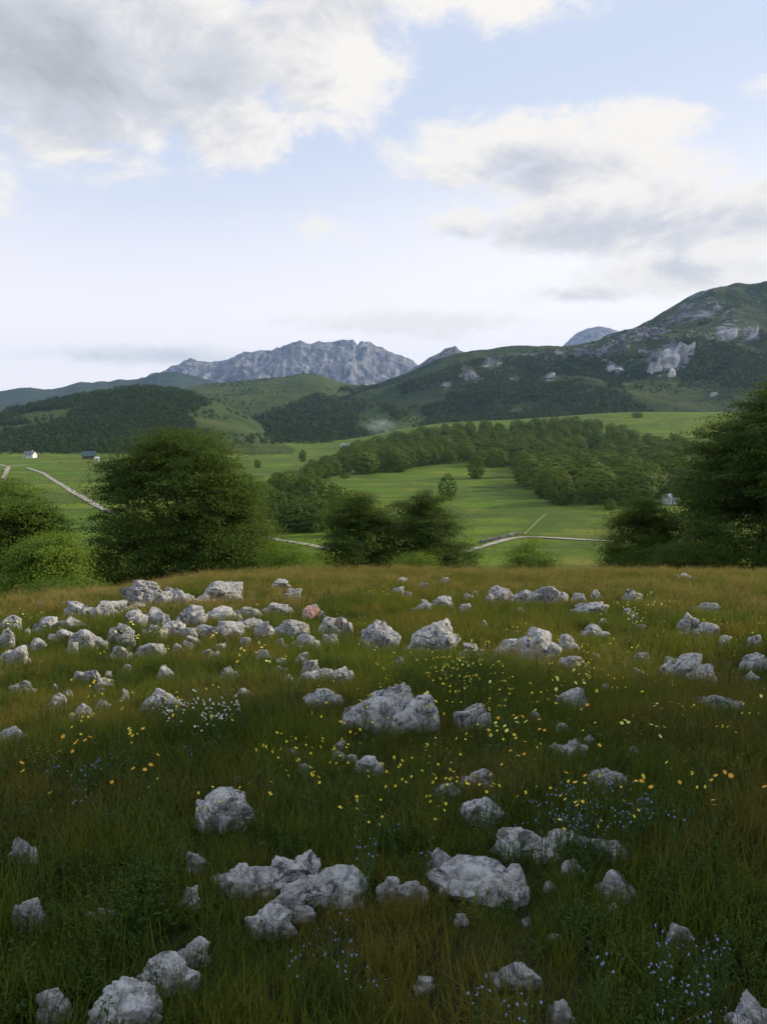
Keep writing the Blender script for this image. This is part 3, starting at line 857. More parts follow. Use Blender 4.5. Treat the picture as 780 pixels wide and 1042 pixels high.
forest('scrub', P, 4, 8, 'dark dwarf pine scrub in patches on the mountain side', FT, 10, 1.5)

P = wood_on(gh, 30000, 12, lambda px, py, P: (px > 190) & (px < 440) & (fb2(P[:, 0], P[:, 1], 210, 4, 91) > .02) & (rng.random(len(px)) < .35), 14)
P3 = wood_on(wooded, 30000, 14, lambda px, py, P: (px > 150) & (px < 300) & (py < 452) & (fb2(P[:, 0], P[:, 1], 120, 4, 93) > -.08) & (rng.random(len(px)) < .45), 10)
P2 = wood_on(mtn, 50000, 13, lambda px, py, P: (px < 800) & (fb2(P[:, 0], P[:, 1], 240, 4, 92) > .0) & (py < 400) & (py > curve([(330, 396), (420, 382), (480, 360), (560, 354), (640, 338), (700, 312), (800, 296)], px)) & (rng.random(len(px)) < .3), 14)
P = np.concatenate([P, P2, P3])
forest('scrub', P, 2.5, 6, 'scattered single bushes and stunted trees on the open hill grass', FT, 10, 1.3)

# ------------------------------------------------------------------ valley buildings


def gable_house(name, label, px, py, w, d, hw, hr, rz, wallc, roofc, chimney=True, windows=2):
    p = at(px, py)
    o = empty(name, p, rz); tag(o, label, 'house' if 'house' in name else 'hut')
    def box(x0, x1, y0, y1, z0, z1):
        V = np.array([(x, y, z) for z in (z0, z1) for x, y in ((x0, y0), (x1, y0), (x1, y1), (x0, y1))], float)
        return V, np.array([(0, 3, 2, 1), (4, 5, 6, 7), (0, 1, 5, 4), (1, 2, 6, 5), (2, 3, 7, 6), (3, 0, 4, 7)])
    V, Q = box(-w / 2, w / 2, -d / 2, d / 2, -1, hw)
    gab = np.array([(-w / 2, -d / 2, hw), (-w / 2, d / 2, hw), (-w / 2, 0, hw + hr), (w / 2, -d / 2, hw), (w / 2, d / 2, hw), (w / 2, 0, hw + hr)])
    n = len(V)
    link('wall', mesh_np('wall', np.concatenate([V, gab]), [Q, np.array([(n, n + 2, n + 1), (n + 3, n + 4, n + 5)])], wallc), o)
    e = .5; k = hr / (d / 2); R = []
    for s in (-1, 1):
        a = np.array([(-w / 2 - e, s * (d / 2 + e), hw - k * e), (w / 2 + e, s * (d / 2 + e), hw - k * e), (w / 2 + e, 0, hw + hr + .02), (-w / 2 - e, 0, hw + hr + .02)])
        R.append((np.concatenate([a + [0, 0, .05], a + [0, 0, .28]]), np.array([(0, 3, 2, 1), (4, 5, 6, 7), (0, 1, 5, 4), (1, 2, 6, 5), (2, 3, 7, 6), (3, 0, 4, 7)])))
    roof = link('roof', mesh_np('roof', *[(lambda q: q[0])(merge(R)), [merge(R)[1]]], roofc), o)
    if chimney: link('chimney', mesh_np('chimney', *(lambda q: (q[0], [q[1]]))(box(w * .2, w * .2 + .8, -.4, .4, hw + hr * .4, hw + hr + 1.0)), wallc), roof)
    for i in range(windows):
        xx = -w / 2 + w * (i + 1) / (windows + 1)
        link('window', mesh_np('window', *(lambda q: (q[0], [q[1]]))(box(xx - .5, xx + .5, -d / 2 - .06, -d / 2 + .02, hw * .42, hw * .8)), M['pane']), o)
    link('door', mesh_np('door', *(lambda q: (q[0], [q[1]]))(box(-w * .42, -w * .42 + .95, -d / 2 - .05, -d / 2 + .02, 0, 2.0)), M['wood']), o)
    return o


M['pane'] = simple('dark_pane', (.03, .035, .04), .2, .1, 2, .5)
M['wood'] = simple('weathered_wood', (.12, .09, .06), .9, .3, 4)
M['plaster'] = simple('white_plaster', (.74, .73, .70), .9, .06, 1)
M['slate'] = simple('grey_roof', (.16, .17, .18), .8, .2, 1)
M['greenroof'] = simple('dark_green_roof', (.05, .085, .09), .7, .2, 1)
M['tin'] = simple('pale_tin_roof', (.50, .52, .54), .6, .1, 1)
gable_house('farmhouse', 'white walled farmhouse below the wooded hill at the far left', 31, 466, 9.5, 7, 3.6, 2.4, rad(-8), M['plaster'], M['slate'])
gable_house('farmhouse', 'dark green roofed farmhouse beside the large beech', 91, 467, 11, 8, 3.0, 3.6, rad(25), M['wood'], M['greenroof'])
gable_house('shed', 'tiny white shed right of the dark green roofed farmhouse', 99, 469, 3.4, 3, 2.2, 1.0, rad(30), M['plaster'], M['tin'], False, 1)
gable_house('farmhouse', 'pale roofed farmhouse under the woods left of centre', 258, 451, 15, 9, 3.6, 3.2, rad(20), M['plaster'], M['tin'])
gable_house('farmhouse', 'small white house above the end of the hedge row', 352, 457, 10, 7, 3.4, 2.6, rad(-25), M['plaster'], M['tin'])
gable_house('hut', 'tiny white hut standing where hedge row meets the wood', 359, 481, 3.2, 3, 3.0, 1.4, rad(70), M['plaster'], M['tin'], False, 1)
gable_house('hut', 'pale gabled hut half hidden left of the right beech', 681, 513, 5.0, 4, 2.6, 1.6, rad(40), M['plaster'], M['tin'], False, 1)

# ------------------------------------------------------------------ rocks


def ico(sub):
    t = (1 + 5 ** .5) / 2
    V = [(-1, t, 0), (1, t, 0), (-1, -t, 0), (1, -t, 0), (0, -1, t), (0, 1, t), (0, -1, -t), (0, 1, -t), (t, 0, -1), (t, 0, 1), (-t, 0, -1), (-t, 0, 1)]
    Fc = [(0, 11, 5), (0, 5, 1), (0, 1, 7), (0, 7, 10), (0, 10, 11), (1, 5, 9), (5, 11, 4), (11, 10, 2), (10, 7, 6), (7, 1, 8), (3, 9, 4), (3, 4, 2), (3, 2, 6), (3, 6, 8), (3, 8, 9), (4, 9, 5), (2, 4, 11), (6, 2, 10), (8, 6, 7), (9, 8, 1)]
    V = unit(np.array(V, float)); Fc = np.array(Fc)
    for _ in range(sub):
        e = np.sort(np.concatenate([Fc[:, [0, 1]], Fc[:, [1, 2]], Fc[:, [2, 0]]]), 1)
        u, inv = np.unique(e, axis=0, return_inverse=True); inv = inv.ravel()
        mid = unit(V[u[:, 0]] + V[u[:, 1]]); o = len(V); V = np.concatenate([V, mid]); n = len(Fc)
        a, c, d = inv[:n] + o, inv[n:2 * n] + o, inv[2 * n:] + o
        Fc = np.concatenate([np.stack([Fc[:, 0], a, d], -1), np.stack([Fc[:, 1], c, a], -1), np.stack([Fc[:, 2], d, c], -1), np.stack([a, c, d], -1)])
    return V, Fc


ICO = {k: ico(k) for k in (3, 4, 5)}


def lump(sx, sy, sz, seed, sub):
    """a weathered limestone block: rounded facets, gullies and pits"""
    D, Fc = ICO[sub]; r = np.random.default_rng(seed)
    nrm = unit(r.normal(0, 1, (15, 3))); off = r.uniform(.52, 1.0, 15)
    q = D @ nrm.T; rr = np.where(q > .08, off / np.maximum(q, .08), 9)
    rad_ = -np.log(np.sum(np.exp(-rr * 24), 1)) / 24
    V = D * np.clip(rad_, .35, 1.35)[:, None]
    sc = np.array([sx, sy, sz]); s = max(sx, sy, sz); g = V * sc / s
    dsp = .13 * fbm(g * 1.5 + seed, 4, seed) + .11 * fbm(g * 2.6 + seed, 4, seed + 3, .55, True)
    warp = g + .25 * np.stack([fbm(g * 2 + k * 9 + seed, 3, seed + k) for k in range(3)], -1)
    d1, d2 = worley(warp * 1.7 + seed * .7, seed)
    dsp = dsp - .10 * (1 - sstep(d2 - d1, 0, .16)) * sstep(fbm(g * 1.3 + 5, 2, seed + 1), -.25, .25)
    dsp = dsp + .05 * fbm(g * 6 + seed, 4, seed + 6, .62)
    bed = np.abs(((g[:, 2] + .25 * g[:, 0]) * 3.2 + .5 * fbm(g * 1.6, 3, seed + 4) + seed * .37) % 1 - .5)
    dsp = dsp - .075 * (1 - sstep(bed, .02, .15)) * sstep(fbm(g * 1.9 + 3, 2, seed + 12), -.2, .2)
    if sub >= 4:
        p1, _ = worley(warp * 6 + seed * .3, seed + 5)
        dsp = dsp - .05 * (1 - sstep(p1, .08, .36)) * sstep(fbm(g * 2.2, 2, seed + 2), -.1, .3) + .022 * fbm(g * 15, 3, seed + 8, .65)
    W_ = V * (1 + dsp[:, None] * 1.1)
    W_ -= (W_.max(0) + W_.min(0)) / 2
    W_ = W_ / ((W_.max(0) - W_.min(0)) / 2)
    W_[:, 2] = np.sign(W_[:, 2]) * np.abs(W_[:, 2]) ** .68
    return W_ * sc, Fc


ROCK_FOOT = []          # ellipses on the ground kept clear of grass


def rock(lobes, label, mat_='rock', name='limestone_rock', paint=None):
    """lobes: (px, bottom py, width px, height px) as seen; all lobes of one rock are one mesh"""
    global RS
    RS += 1
    Vs, Fs, o = [], [], 0; org = None
    for k, (px, pyb, wp, hp) in enumerate(lobes):
        y_far = pyb < 690
        lf = float(np.interp(pyb, [640, 800], [.10, .02])); p = at(px, pyb, lf)
        d = p.y / math.cos(PIT)
        w = wp / F * d * 1.04; dep = w * rng.uniform(.6, .85)
        th = math.atan2(EYE - p.z, p.y)
        # ground the sight line reaches under the grass, then raise to the seen height
        hh = (hp / F * d - .35 * dep * math.sin(th)) / math.cos(th); hh = max(hh, .2 * w) + lf
        c = np.array([p.x, p.y + dep * .42, float(gz(p.x, p.y + dep * .42))])
        c[2] = min(c[2], p.z + .05)
        sub = 5 if wp > 38 else (4 if wp > 12 else 3)
        hh *= float(np.interp(pyb, [640, 820], [.78, .80]))
        nb = 1 if wp < 13 else int(rng.integers(3, 6)); main = rng.uniform(-.25, .25); bl = []
        for q in range(nb):
            if nb == 1: bx, by, bw, bd, bh = 0, 0, 1, 1, 1
            elif q == 0: bx, by, bw, bd, bh = main * .6, .05, rng.uniform(.74, .88), .9, 1.0
            else:
                bx = np.clip(main + rng.choice([-1, 1]) * rng.uniform(.2, .6), -.68, .68) if q > 2 else (-.58, .58)[q - 1] * rng.uniform(.75, 1)
                bw = min(rng.uniform(.42, .7), 1.25 - abs(bx)); by, bd, bh = rng.uniform(-.35, .1), rng.uniform(.5, .8), rng.uniform(.58, .92) * (1 - .25 * abs(bx))
            V, Fc = lump(w * .5 * bw, dep * .5 * bd, hh * .8 * bh, RS * 7 + k * 31 + q * 5 + 1, sub if nb == 1 or q == 0 else max(3, sub - 1))
            V = V + [bx * w * .5, by * dep * .5, hh * bh - V[:, 2].max()]
            bl.append((V, Fc))
        V, Fc = merge(bl)
        a = rng.uniform(-.25, .25); R = np.array([[math.cos(a), -math.sin(a), 0], [math.sin(a), math.cos(a), 0], [0, 0, 1]]); V = V @ R.T + c
        if org is None: org = c.copy()
        ROCK_FOOT.append((c[0], c[1], w * .5, dep * .5, hh))
        Vs.append(V); Fs.append(Fc + o); o += len(V)
    V = np.concatenate(Vs) - org; Fc = np.concatenate(Fs)
    ob = link(name, mesh_np(name, V, [Fc], M[mat_], smooth=True), None, org)
    tag(ob, label, 'rock', 'limestone rocks scattered over the meadow')
    if paint is not None:
        x0, x1, z0, z1 = paint; mn, mx = V.min(0), V.max(0); cen = V[Fc].mean(1); rel = (cen - mn) / (mx - mn)
        nrm = np.cross(V[Fc[:, 1]] - V[Fc[:, 0]], V[Fc[:, 2]] - V[Fc[:, 0]])
        jit = .06 * fbm(cen * 9, 3, 4)
        sel = (rel[:, 0] + jit > x0) & (rel[:, 0] + jit < x1) & (rel[:, 2] + jit > z0) & (rel[:, 2] + jit < z1) & (nrm[:, 1] < .3 * np.linalg.norm(nrm, axis=1))
        vn = np.zeros_like(V)
        for j in range(3): np.add.at(vn, Fc[:, j], nrm)
        vn = unit(vn); fs = Fc[sel]
        if len(fs):
            u, inv = np.unique(fs, return_inverse=True)
            pm = link('paint_mark', mesh_np('paint_mark', V[u] + vn[u] * .004, [inv.reshape(-1, 3)], M['paint'], smooth=True), ob)
            pm['label'] = 'faded red trail paint on the rock face'
    return ob


RS = 0
ROCKS = [
    ([(112, 618, 40, 9), (134, 617, 30, 8)], 'low ledge of rock joining the long lumpy rock to the hollowed rock'),
    ([(205, 640, 34, 10), (188, 643, 28, 9)], 'low rough ledge under the white rock with the dark hole'),
    ([(252, 634, 30, 9)], 'thin pale ledge between the long white slab and the squarish rock'),
    ([(60, 645, 26, 9), (30, 655, 24, 9)], 'broken low stones below the tan tinted rock', 'rock_warm'),
    ([(205, 611, 22, 9)], 'small low stone filling the gap left of the triangular rock'),
    ([(20, 700, 22, 10)], 'small sunken stone under the jagged pale rock at left'),
    ([(250, 705, 22, 9)], 'flat sunken stone right of the dark squat stone'),
    ([(147, 613, 50, 33)], 'tall pale boulder topping the left outcrop, highest of all in front of the large beech'),
    ([(178, 611, 34, 19)], 'low lumpy rock between the tall pale boulder and the triangular rock'),
    ([(224, 609, 48, 25)], 'triangular peaked rock ending the row below the right foot of the large beech'),
    ([(78, 626, 34, 21), (104, 626, 34, 20)], 'long lumpy grey rock left of the tall pale boulder'),
    ([(72, 636, 32, 14)], 'tan tinted rock below the long lumpy grey rock', 'rock_warm'),
    ([(44, 639, 24, 17)], 'rough grey rock between the tan rock and the left edge'),
    ([(8, 636, 24, 16)], 'smooth rounded grey rock at the left edge, upper of three'),
    ([(3, 650, 20, 15)], 'small pale rock cut by the left edge below the smooth rounded one'),
    ([(12, 673, 34, 24)], 'jagged pale rock at the left edge with yellow flowers above it'),
    ([(136, 633, 24, 18), (158, 632, 30, 20)], 'hollowed rock with a curved rim and grass inside it'),
    ([(194, 629, 32, 19)], 'white rock with a dark hole in its face'),
    ([(227, 626, 34, 14), (251, 624, 30, 12)], 'long flat white slab with a shadowed underside'),
    ([(231, 642, 32, 15)], 'broken grey rock just below the long flat white slab'),
    ([(120, 647, 30, 18)], 'blocky grey rock with yellow flowers growing in front of the hollowed rock'),
    ([(155, 642, 26, 12), (174, 640, 24, 14)], 'low pale ledge of rock below the hollowed rock'),
    ([(84, 653, 42, 18)], 'dark grey shaded rock low on the left outcrop'),
    ([(120, 664, 22, 10)], 'small rock yellowed by lichen among green grass', 'rock_warm'),
    ([(150, 662, 34, 15)], 'flat grey rock beside the small lichen yellowed rock'),
    ([(167, 689, 18, 18)], 'small upright grey stone alone in grass under the outcrop'),
    ([(87, 690, 30, 14)], 'flat grey stone half sunk in grass, left of a white stone'),
    ([(105, 697, 22, 11)], 'white stone touching the flat grey half sunk stone'),
    ([(129, 681, 12, 9)], 'pebble sized grey stone between flat stone and upright stone'),
    ([(266, 644, 20, 19)], 'squarish grey rock at the left end of the painted rocks'),
    ([(291, 642, 44, 20)], 'broad pale tan rock in front of the red painted rock', 'rock_warm'),
    ([(318, 625, 24, 13)], 'rock with a bold red painted trail mark', 'rock', (.12, .72, .5, .95)),
    ([(333, 641, 22, 20), (347, 641, 20, 21)], 'dark grey rock with a whitish right end and a small red dab', 'rock', (.58, .66, .75, .92)),
    ([(278, 621, 30, 13)], 'pinkish rock left of the red painted rock', 'rock_warm'),
    ([(299, 608, 20, 13)], 'small grey rock in brown grass above the red painted rock'),
    ([(285, 596, 19, 10)], 'small pale rock near the crest left of centre'),
    ([(312, 657, 27, 20)], 'pointed grey rock in shade below the dark rock with the red dab'),
    ([(334, 652, 20, 11)], 'flat stone right of the pointed grey rock'),
    ([(270, 668, 20, 11)], 'small grey rock with yellow flowers beside it, below the squarish rock'),
    ([(232, 690, 22, 18)], 'dark squat stone standing alone above the white flowers'),
    ([(322, 689, 34, 15), (347, 690, 32, 16), (314, 682, 20, 15)], 'long pale slab of three blocks left of the great boulder'),
    ([(292, 691, 14, 10)], 'little white stone left of the long pale slab'),
    ([(160, 718, 44, 21)], 'pale humped rock beside the white flower patch'),
    ([(54, 718, 24, 18)], 'rough grey rock in the left grass, left of a darker twin'),
    ([(81, 729, 28, 18)], 'darker grey rock right of the rough grey one on the left'),
    ([(103, 719, 16, 11)], 'small tan stone right of the darker grey rock', 'rock_warm'),
    ([(9, 753, 36, 20)], 'dim grey rock at the left edge level with the orange flowers'),
    ([(389, 655, 42, 33)], 'round knobbly grey boulder left of the square topped boulder'),
    ([(442, 658, 54, 36)], 'square topped boulder with a dark split down its face'),
    ([(429, 618, 20, 9)], 'flat greyish rock, left of three in brown grass above the square topped boulder'),
    ([(450, 614, 24, 11)], 'low humped rock, middle of three above the square topped boulder'),
    ([(474, 619, 15, 8)], 'little pale stone, right of three above the square topped boulder'),
    ([(432, 596, 14, 7)], 'tiny flat stone near the crest right of the round shrub'),
    ([(452, 592, 12, 7)], 'tiny pale stone on the crest right of the round shrub'),
    ([(409, 591, 12, 6)], 'tiny pale stone on the crest below the middle trees'),
    ([(511, 609, 28, 18)], 'angular pale rock on the crest left of the long boulder'),
    ([(536, 610, 26, 16), (559, 611, 38, 23)], 'long double humped pale boulder on the crest right of centre'),
    ([(522, 663, 36, 20), (553, 665, 42, 38), (579, 659, 22, 20)], 'peaked grey boulder with a low left shoulder and dark right end'),
    ([(584, 676, 28, 15)], 'rough low rock at the right foot of the peaked boulder'),
    ([(481, 663, 24, 14)], 'slanting pale rock poking from green grass left of the peaked boulder'),
    ([(402, 742, 66, 56), (430, 738, 44, 38)], 'great pale two lobed boulder in the middle of the meadow'),
    ([(362, 735, 40, 22)], 'low grey rock leaning on the left of the great boulder'),
    ([(406, 674, 13, 10)], 'small stone with yellow flowers between square boulder and great boulder'),
    ([(328, 714, 42, 17)], 'flat tan slab in grass left of the great boulder', 'rock_warm'),
    ([(376, 786, 30, 22)], 'small pale boulder below the great boulder'),
    ([(483, 736, 34, 25)], 'yellowish weathered rock right of the great boulder', 'rock_warm'),
    ([(490, 800, 36, 24)], 'rock nearly buried in brown grass right of the small pale boulder', 'rock_warm'),
    ([(455, 808, 32, 13)], 'flat stone barely showing left of the grey ridge rock', 'rock_warm'),
    ([(495, 841, 52, 27)], 'grey ridge shaped rock left of the blue flowers'),
    ([(584, 716, 34, 22)], 'pale leaning rock with pale yellow flowers at its left'),
    ([(702, 688, 50, 33), (718, 692, 34, 24)], 'large grey domed boulder in the right meadow'),
    ([(738, 719, 42, 20)], 'pale low rock right below the large domed boulder'),
    ([(711, 716, 18, 13)], 'small brown grey stone left of the pale low rock', 'rock_warm'),
    ([(622, 800, 46, 17)], 'grey stone behind the blue and yellow flower patch'),
    ([(582, 766, 32, 16)], 'faint tan rock in grass above the blue flower patch', 'rock_warm'),
    ([(602, 621, 36, 15)], 'flat whitish rock left of the yellow green tuft'),
    ([(608, 607, 13, 12)], 'upright little stone just above the flat whitish rock'),
    ([(590, 609, 16, 9)], 'small pale stone left of the upright little stone'),
    ([(645, 610, 22, 15)], 'dark topped rock behind the yellow green tuft'),
    ([(724, 621, 26, 14)], 'slanted grey rock in the right meadow, highest of its cluster'),
    ([(702, 637, 20, 19)], 'knobbly grey rock left of its slanted neighbours on the right'),
    ([(724, 641, 26, 12)], 'flat grey rock lowest of the cluster on the right'),
    ([(698, 589, 16, 9)], 'small pale rock on the crest below the right beech'),
    ([(770, 651, 15, 9)], 'pale tan stone near the right edge, above a dark rock', 'rock_warm'),
    ([(772, 676, 26, 17)], 'dark grey rock at the right edge'),
    ([(767, 690, 18, 10)], 'small grey stone under the dark rock at the right edge'),
    ([(607, 643, 26, 10)], 'brownish flat rock right of the peaked boulder', 'rock_warm'),
    ([(653, 685, 14, 9)], 'small grey stone in grass left of the large domed boulder'),
    ([(226, 843, 66, 46), (212, 845, 36, 32)], 'angular boulder with one white and one shaded face in the left foreground'),
    ([(22, 875, 28, 30)], 'small white pointed stone in the dark grass at far left, upper of two'),
    ([(25, 947, 38, 36)], 'small white block in the dark grass at far left, lower of two'),
    ([(199, 888, 28, 22)], 'faint stone under the angular boulder, upper of two'),
    ([(191, 926, 24, 26)], 'faint stone left of the large outcrop, lower of two'),
    ([(238, 912, 46, 34), (262, 910, 60, 28), (290, 904, 60, 30), (312, 896, 32, 34), (342, 922, 66, 36), (314, 922, 60, 34), (296, 934, 46, 34), (274, 954, 56, 36)], 'large branching outcrop of pale rock in the left foreground', 'rock', None, 'rock_outcrop'),
    ([(396, 914, 30, 25), (421, 916, 28, 26)], 'pair of joined small pale rocks between the two large outcrops'),
    ([(448, 890, 24, 34)], 'egg shaped upright stone above the broad sloping boulder'),
    ([(488, 920, 100, 44), (520, 918, 44, 40)], 'broad sloping grey boulder in the centre foreground'),
    ([(540, 874, 66, 28), (578, 868, 60, 24), (620, 874, 60, 22)], 'long ridge of pale rock behind the broad sloping boulder', 'rock', None, 'rock_outcrop'),
    ([(583, 894, 26, 20)], 'small smooth stone in front of the long ridge of rock'),
    ([(631, 913, 38, 29)], 'grassy grey rock below the right end of the long ridge'),
    ([(527, 1004, 54, 24)], 'flat pale stone low in the centre foreground grass'),
    ([(432, 1008, 24, 15)], 'small dim stone left of the flat pale foreground stone'),
    ([(194, 985, 40, 26), (168, 1012, 58, 40)], 'mossy arm of rock running down to the bottom left boulder'),
    ([(121, 1056, 78, 50), (100, 1056, 40, 38)], 'pale boulder at the bottom left, cut by the bottom edge'),
    ([(51, 1040, 34, 36)], 'dim rounded stone left of the bottom left boulder'),
    ([(768, 1062, 54, 46)], 'pale boulder in the bottom right corner'),
    ([(572, 1050, 32, 30)], 'dark stone at the bottom edge right of centre'),
    ([(100, 943, 30, 20)], 'shaded stone in the left grass, right of the small white block'),
    ([(692, 959, 28, 22)], 'faint stone in the dark grass at lower right'),
    ([(655, 668, 16, 8)], 'little pale stone in grass right of the rough low rock'),
]
for r_ in ROCKS:
    lobes, label = r_[0], r_[1]
    rock(lobes, label, r_[2] if len(r_) > 2 else 'rock', r_[4] if len(r_) > 4 else 'limestone_rock', r_[3] if len(r_) > 3 else None)

SPOTS = [(30, 612, 60, 14), (130, 655, 110, 18), (240, 655, 80, 18), (320, 675, 60, 20), (90, 700, 80, 20), (560, 620, 90, 14), (690, 650, 70, 24), (420, 605, 60, 8), (540, 690, 120, 30), (620, 760, 120, 30), (250, 760, 150, 40), (300, 900, 180, 40), (560, 930, 120, 40)]
for i in range(84):
    sx, sy, ex, ey = SPOTS[i % len(SPOTS)]
    qx, qy = sx + rng.normal(0, ex * .5), max(594, sy + rng.normal(0, ey * .5))
    if not 4 < qx < 776: continue
    wp = rng.uniform(7, 15) * (1 + max(0, qy - 700) / 500)
    rock([(qx, qy, wp, wp * rng.uniform(.4, .62))], 'small broken stone sunk in the meadow grass, one of many strewn between the larger rocks', 'rock' if rng.random() < .7 else 'rock_warm', 'small_stone')

# dry stone wall along the upper edge of the track
C = [at(px, py) for px, py in [(489, 553), (498, 551), (506, 549), (514, 547), (521, 545), (527, 543)]]; bl = []
for a_, c_ in zip(C[:-1], C[1:]):
    n_ = int((c_ - a_).length / 1.1) + 1
    for i in range(n_):
        q = a_.lerp(c_, i / n_); V, Fc = lump(rng.uniform(.6, .9), .4, rng.uniform(.45, .75), 2000 + len(bl), 3); bl.append((V + [q.x - C[0].x, q.y - C[0].y, float(gz(q.x, q.y)) - C[0].z + .35], Fc))
V, Fc = merge(bl); tag(link('stone_wall', mesh_np('stone_wall', V, [Fc], M['old_wall'], smooth=True), None, C[0]), 'low dry stone wall along the upper side of the bending track', 'wall')

# pale outcrops on the mountain side, real rock standing out of the slope
def on_mountain(px, py):
    P = mtn.reshape(-1, 3); qx, qy = project(P[:, 0], P[:, 1], P[:, 2]); return P[np.argmin((qx - px) ** 2 + (qy - py) ** 2)]


for i, (lobes, lb) in enumerate([
        ([(664, 378, 16, 14), (676, 372, 22, 24), (690, 364, 18, 22), (701, 356, 9, 12), (682, 383, 10, 12)], 'largest pale cliff on the mountain side, above the right beech'),
        ([(736, 343, 22, 12), (745, 340, 12, 9)], 'pale outcrop high on the mountain right of the largest cliff'),
        ([(766, 342, 14, 15)], 'pale outcrop high on the mountain at the right edge'),
        ([(619, 376, 10, 6), (631, 378, 12, 5)], 'small pale outcrop on the mountain left of the largest cliff'),
        ([(726, 403, 9, 5)], 'lone white rock on the lower grass of the mountain'),
        ([(560, 384, 10, 7)], 'small grey outcrop in the scrub at the middle of the mountain')]):
    Vs, Fs, o_ = [], [], 0; org = None
    for k, (px, py, wp, hp) in enumerate(lobes):
        c = on_mountain(px, py); d = c[1]; w = wp / F * d
        V, Fc = lump(w * .5, w * .4, hp / F * d * .7, 900 + i * 10 + k, 4)
        V[:, 0] += V[:, 2] * .25
        if org is None: org = c.copy()
        Vs.append(V + c - org); Fs.append(Fc + o_); o_ += len(V)
    ob = link('cliff', mesh_np('cliff', np.concatenate(Vs), [np.concatenate(Fs)], M['crag_near'] if 'crag_near' in M else M.setdefault('crag_near', simple('pale_cliff', (.40, .40, .40), .95, .45, .06))), None, org)
    tag(ob, lb, 'cliff')

# ------------------------------------------------------------------ meadow growth


def blades(n, rad_, hmin, hmax, wd, seed, lean=.5, curl=.5):
    r = np.random.default_rng(seed)
    a = r.random(n) * 6.283; q = rad_ * np.sqrt(r.random(n)); base = np.stack([q * np.cos(a), q * np.sin(a), np.full(n, -.03)], -1)
    h = r.uniform(hmin, hmax, n); la = r.random(n) * 6.283; ld = np.stack([np.cos(la), np.sin(la), 0 * la], -1)
    ln = np.abs(r.normal(0, lean, n)) * h; sd = np.stack([-ld[:, 1], ld[:, 0], 0 * la], -1)
    tw = r.random(n) * 3.14; sd = unit(sd * np.cos(tw)[:, None] + ld * np.sin(tw)[:, None] * .8)
    V = []
    for t, wf in ((0, 1.0), (.4, .9), (.75, .55)):
        c = base + ld * (ln * (t ** (1 + 2 * curl)))[:, None]; c[:, 2] += h * t * (1 - .12 * t)
        V += [c - sd * wd * wf * .5, c + sd * wd * wf * .5]
    c = base + ld * ln[:, None]; c[:, 2] += h * .86; V.append(c)
    V = np.stack(V, 1).reshape(-1, 3); o = (np.arange(n) * 7)[:, None]
    Q = np.concatenate([o + [0, 1, 3, 2], o + [2, 3, 5, 4]]); T = o + [4, 5, 6]
    return V, Q, T


def tuft(n, rad_, hmin, hmax, wd, seed, m, lean=.5, curl=.5):
    V, Q, T = blades(n, rad_, hmin, hmax, wd, seed, lean, curl)
    return mesh_np('tuft', V, [Q, T], m)


def seed_tuft(n, rad_, hmin, hmax, seed):
    r = np.random.default_rng(seed)
    V, Q, T = blades(n, rad_, hmin, hmax, .0032, seed, .22, .3); tips = V.reshape(n, 7, 3)
    top, below = tips[:, 6], (tips[:, 4] + tips[:, 5]) / 2
    per = 16; f = r.random((n, per)); P = below[:, None] + (top - below)[:, None] * (f * 1.25)[..., None] + r.normal(0, .011, (n, per, 3))
    P = P.reshape(-1, 3); N = unit(r.normal(0, 1, P.shape)); D = unit(np.array([0, 0, 1.0]) + r.normal(0, .5, P.shape))
    LV, LQ = leaf_quads(P, N, D, .014, .006)
    return mesh_np('seed_tuft', np.concatenate([V, LV]), [Q, LQ + len(V), T], [M['straw'], M['seed']], [0, 1, 0])


def herb_tuft(n, h, leaf, seed, m, per=10, rad_=.09):
    r = np.random.default_rng(seed); parts = []
    for i in range(n):
        a = r.random() * 6.28; q = rad_ * math.sqrt(r.random()); hh = h * r.uniform(.6, 1.1); l = r.normal(0, .18, 2) * hh
        t = np.linspace(0, 1, 4); pts = np.stack([q * math.cos(a) + l[0] * t ** 1.5, q * math.sin(a) + l[1] * t ** 1.5, hh * t - .03], -1)
        parts.append(tube(pts, .0022 * (1.2 - t * .7), 3))
        f = np.linspace(.15, 1, per); P = np.stack([np.interp(f, t, pts[:, k]) for k in range(3)], -1); la = r.random(per) * 6.28 + np.arange(per) * 2.4
        D = np.stack([np.cos(la), np.sin(la), .35 + 0 * la], -1); L = leaf * (1.15 - .55 * f) * r.uniform(.8, 1.2, per)
        C = P + unit(D) * L[:, None] * .5; N = unit(np.stack([-np.cos(la) * .4, -np.sin(la) * .4, 1 + 0 * la], -1) + r.normal(0, .2, (per, 3)))
        parts.append(leaf_quads(C, N, D, L, L * .38))
    V, Q = merge(parts); return mesh_np('herb', V, [Q], m)


GRASS = [tuft(62, .17, .09, .25, .0048, 500 + k, M['grass'], .55, .5) for k in range(5)] + [tuft(42, .15, .14, .34, .0044, 520 + k, M['grass'], .4, .5) for k in range(3)]
BRIGHT = [tuft(50, .15, .14, .32, .0075, 540 + k, M['bright_grass'], .5, .5) for k in range(3)]
SEEDS = [seed_tuft(9, .16, .28, .50, 560 + k) for k in range(5)]
HERBS = [herb_tuft(12, .18, .027, 580 + k, M['herb'], 11) for k in range(4)] + [herb_tuft(9, .12, .036, 590 + k, M['herb'], 9, .1) for k in range(2)]
SPURGE = [herb_tuft(9, .30, .034, 600 + k, M['spurge'], 18) for k in range(3)]


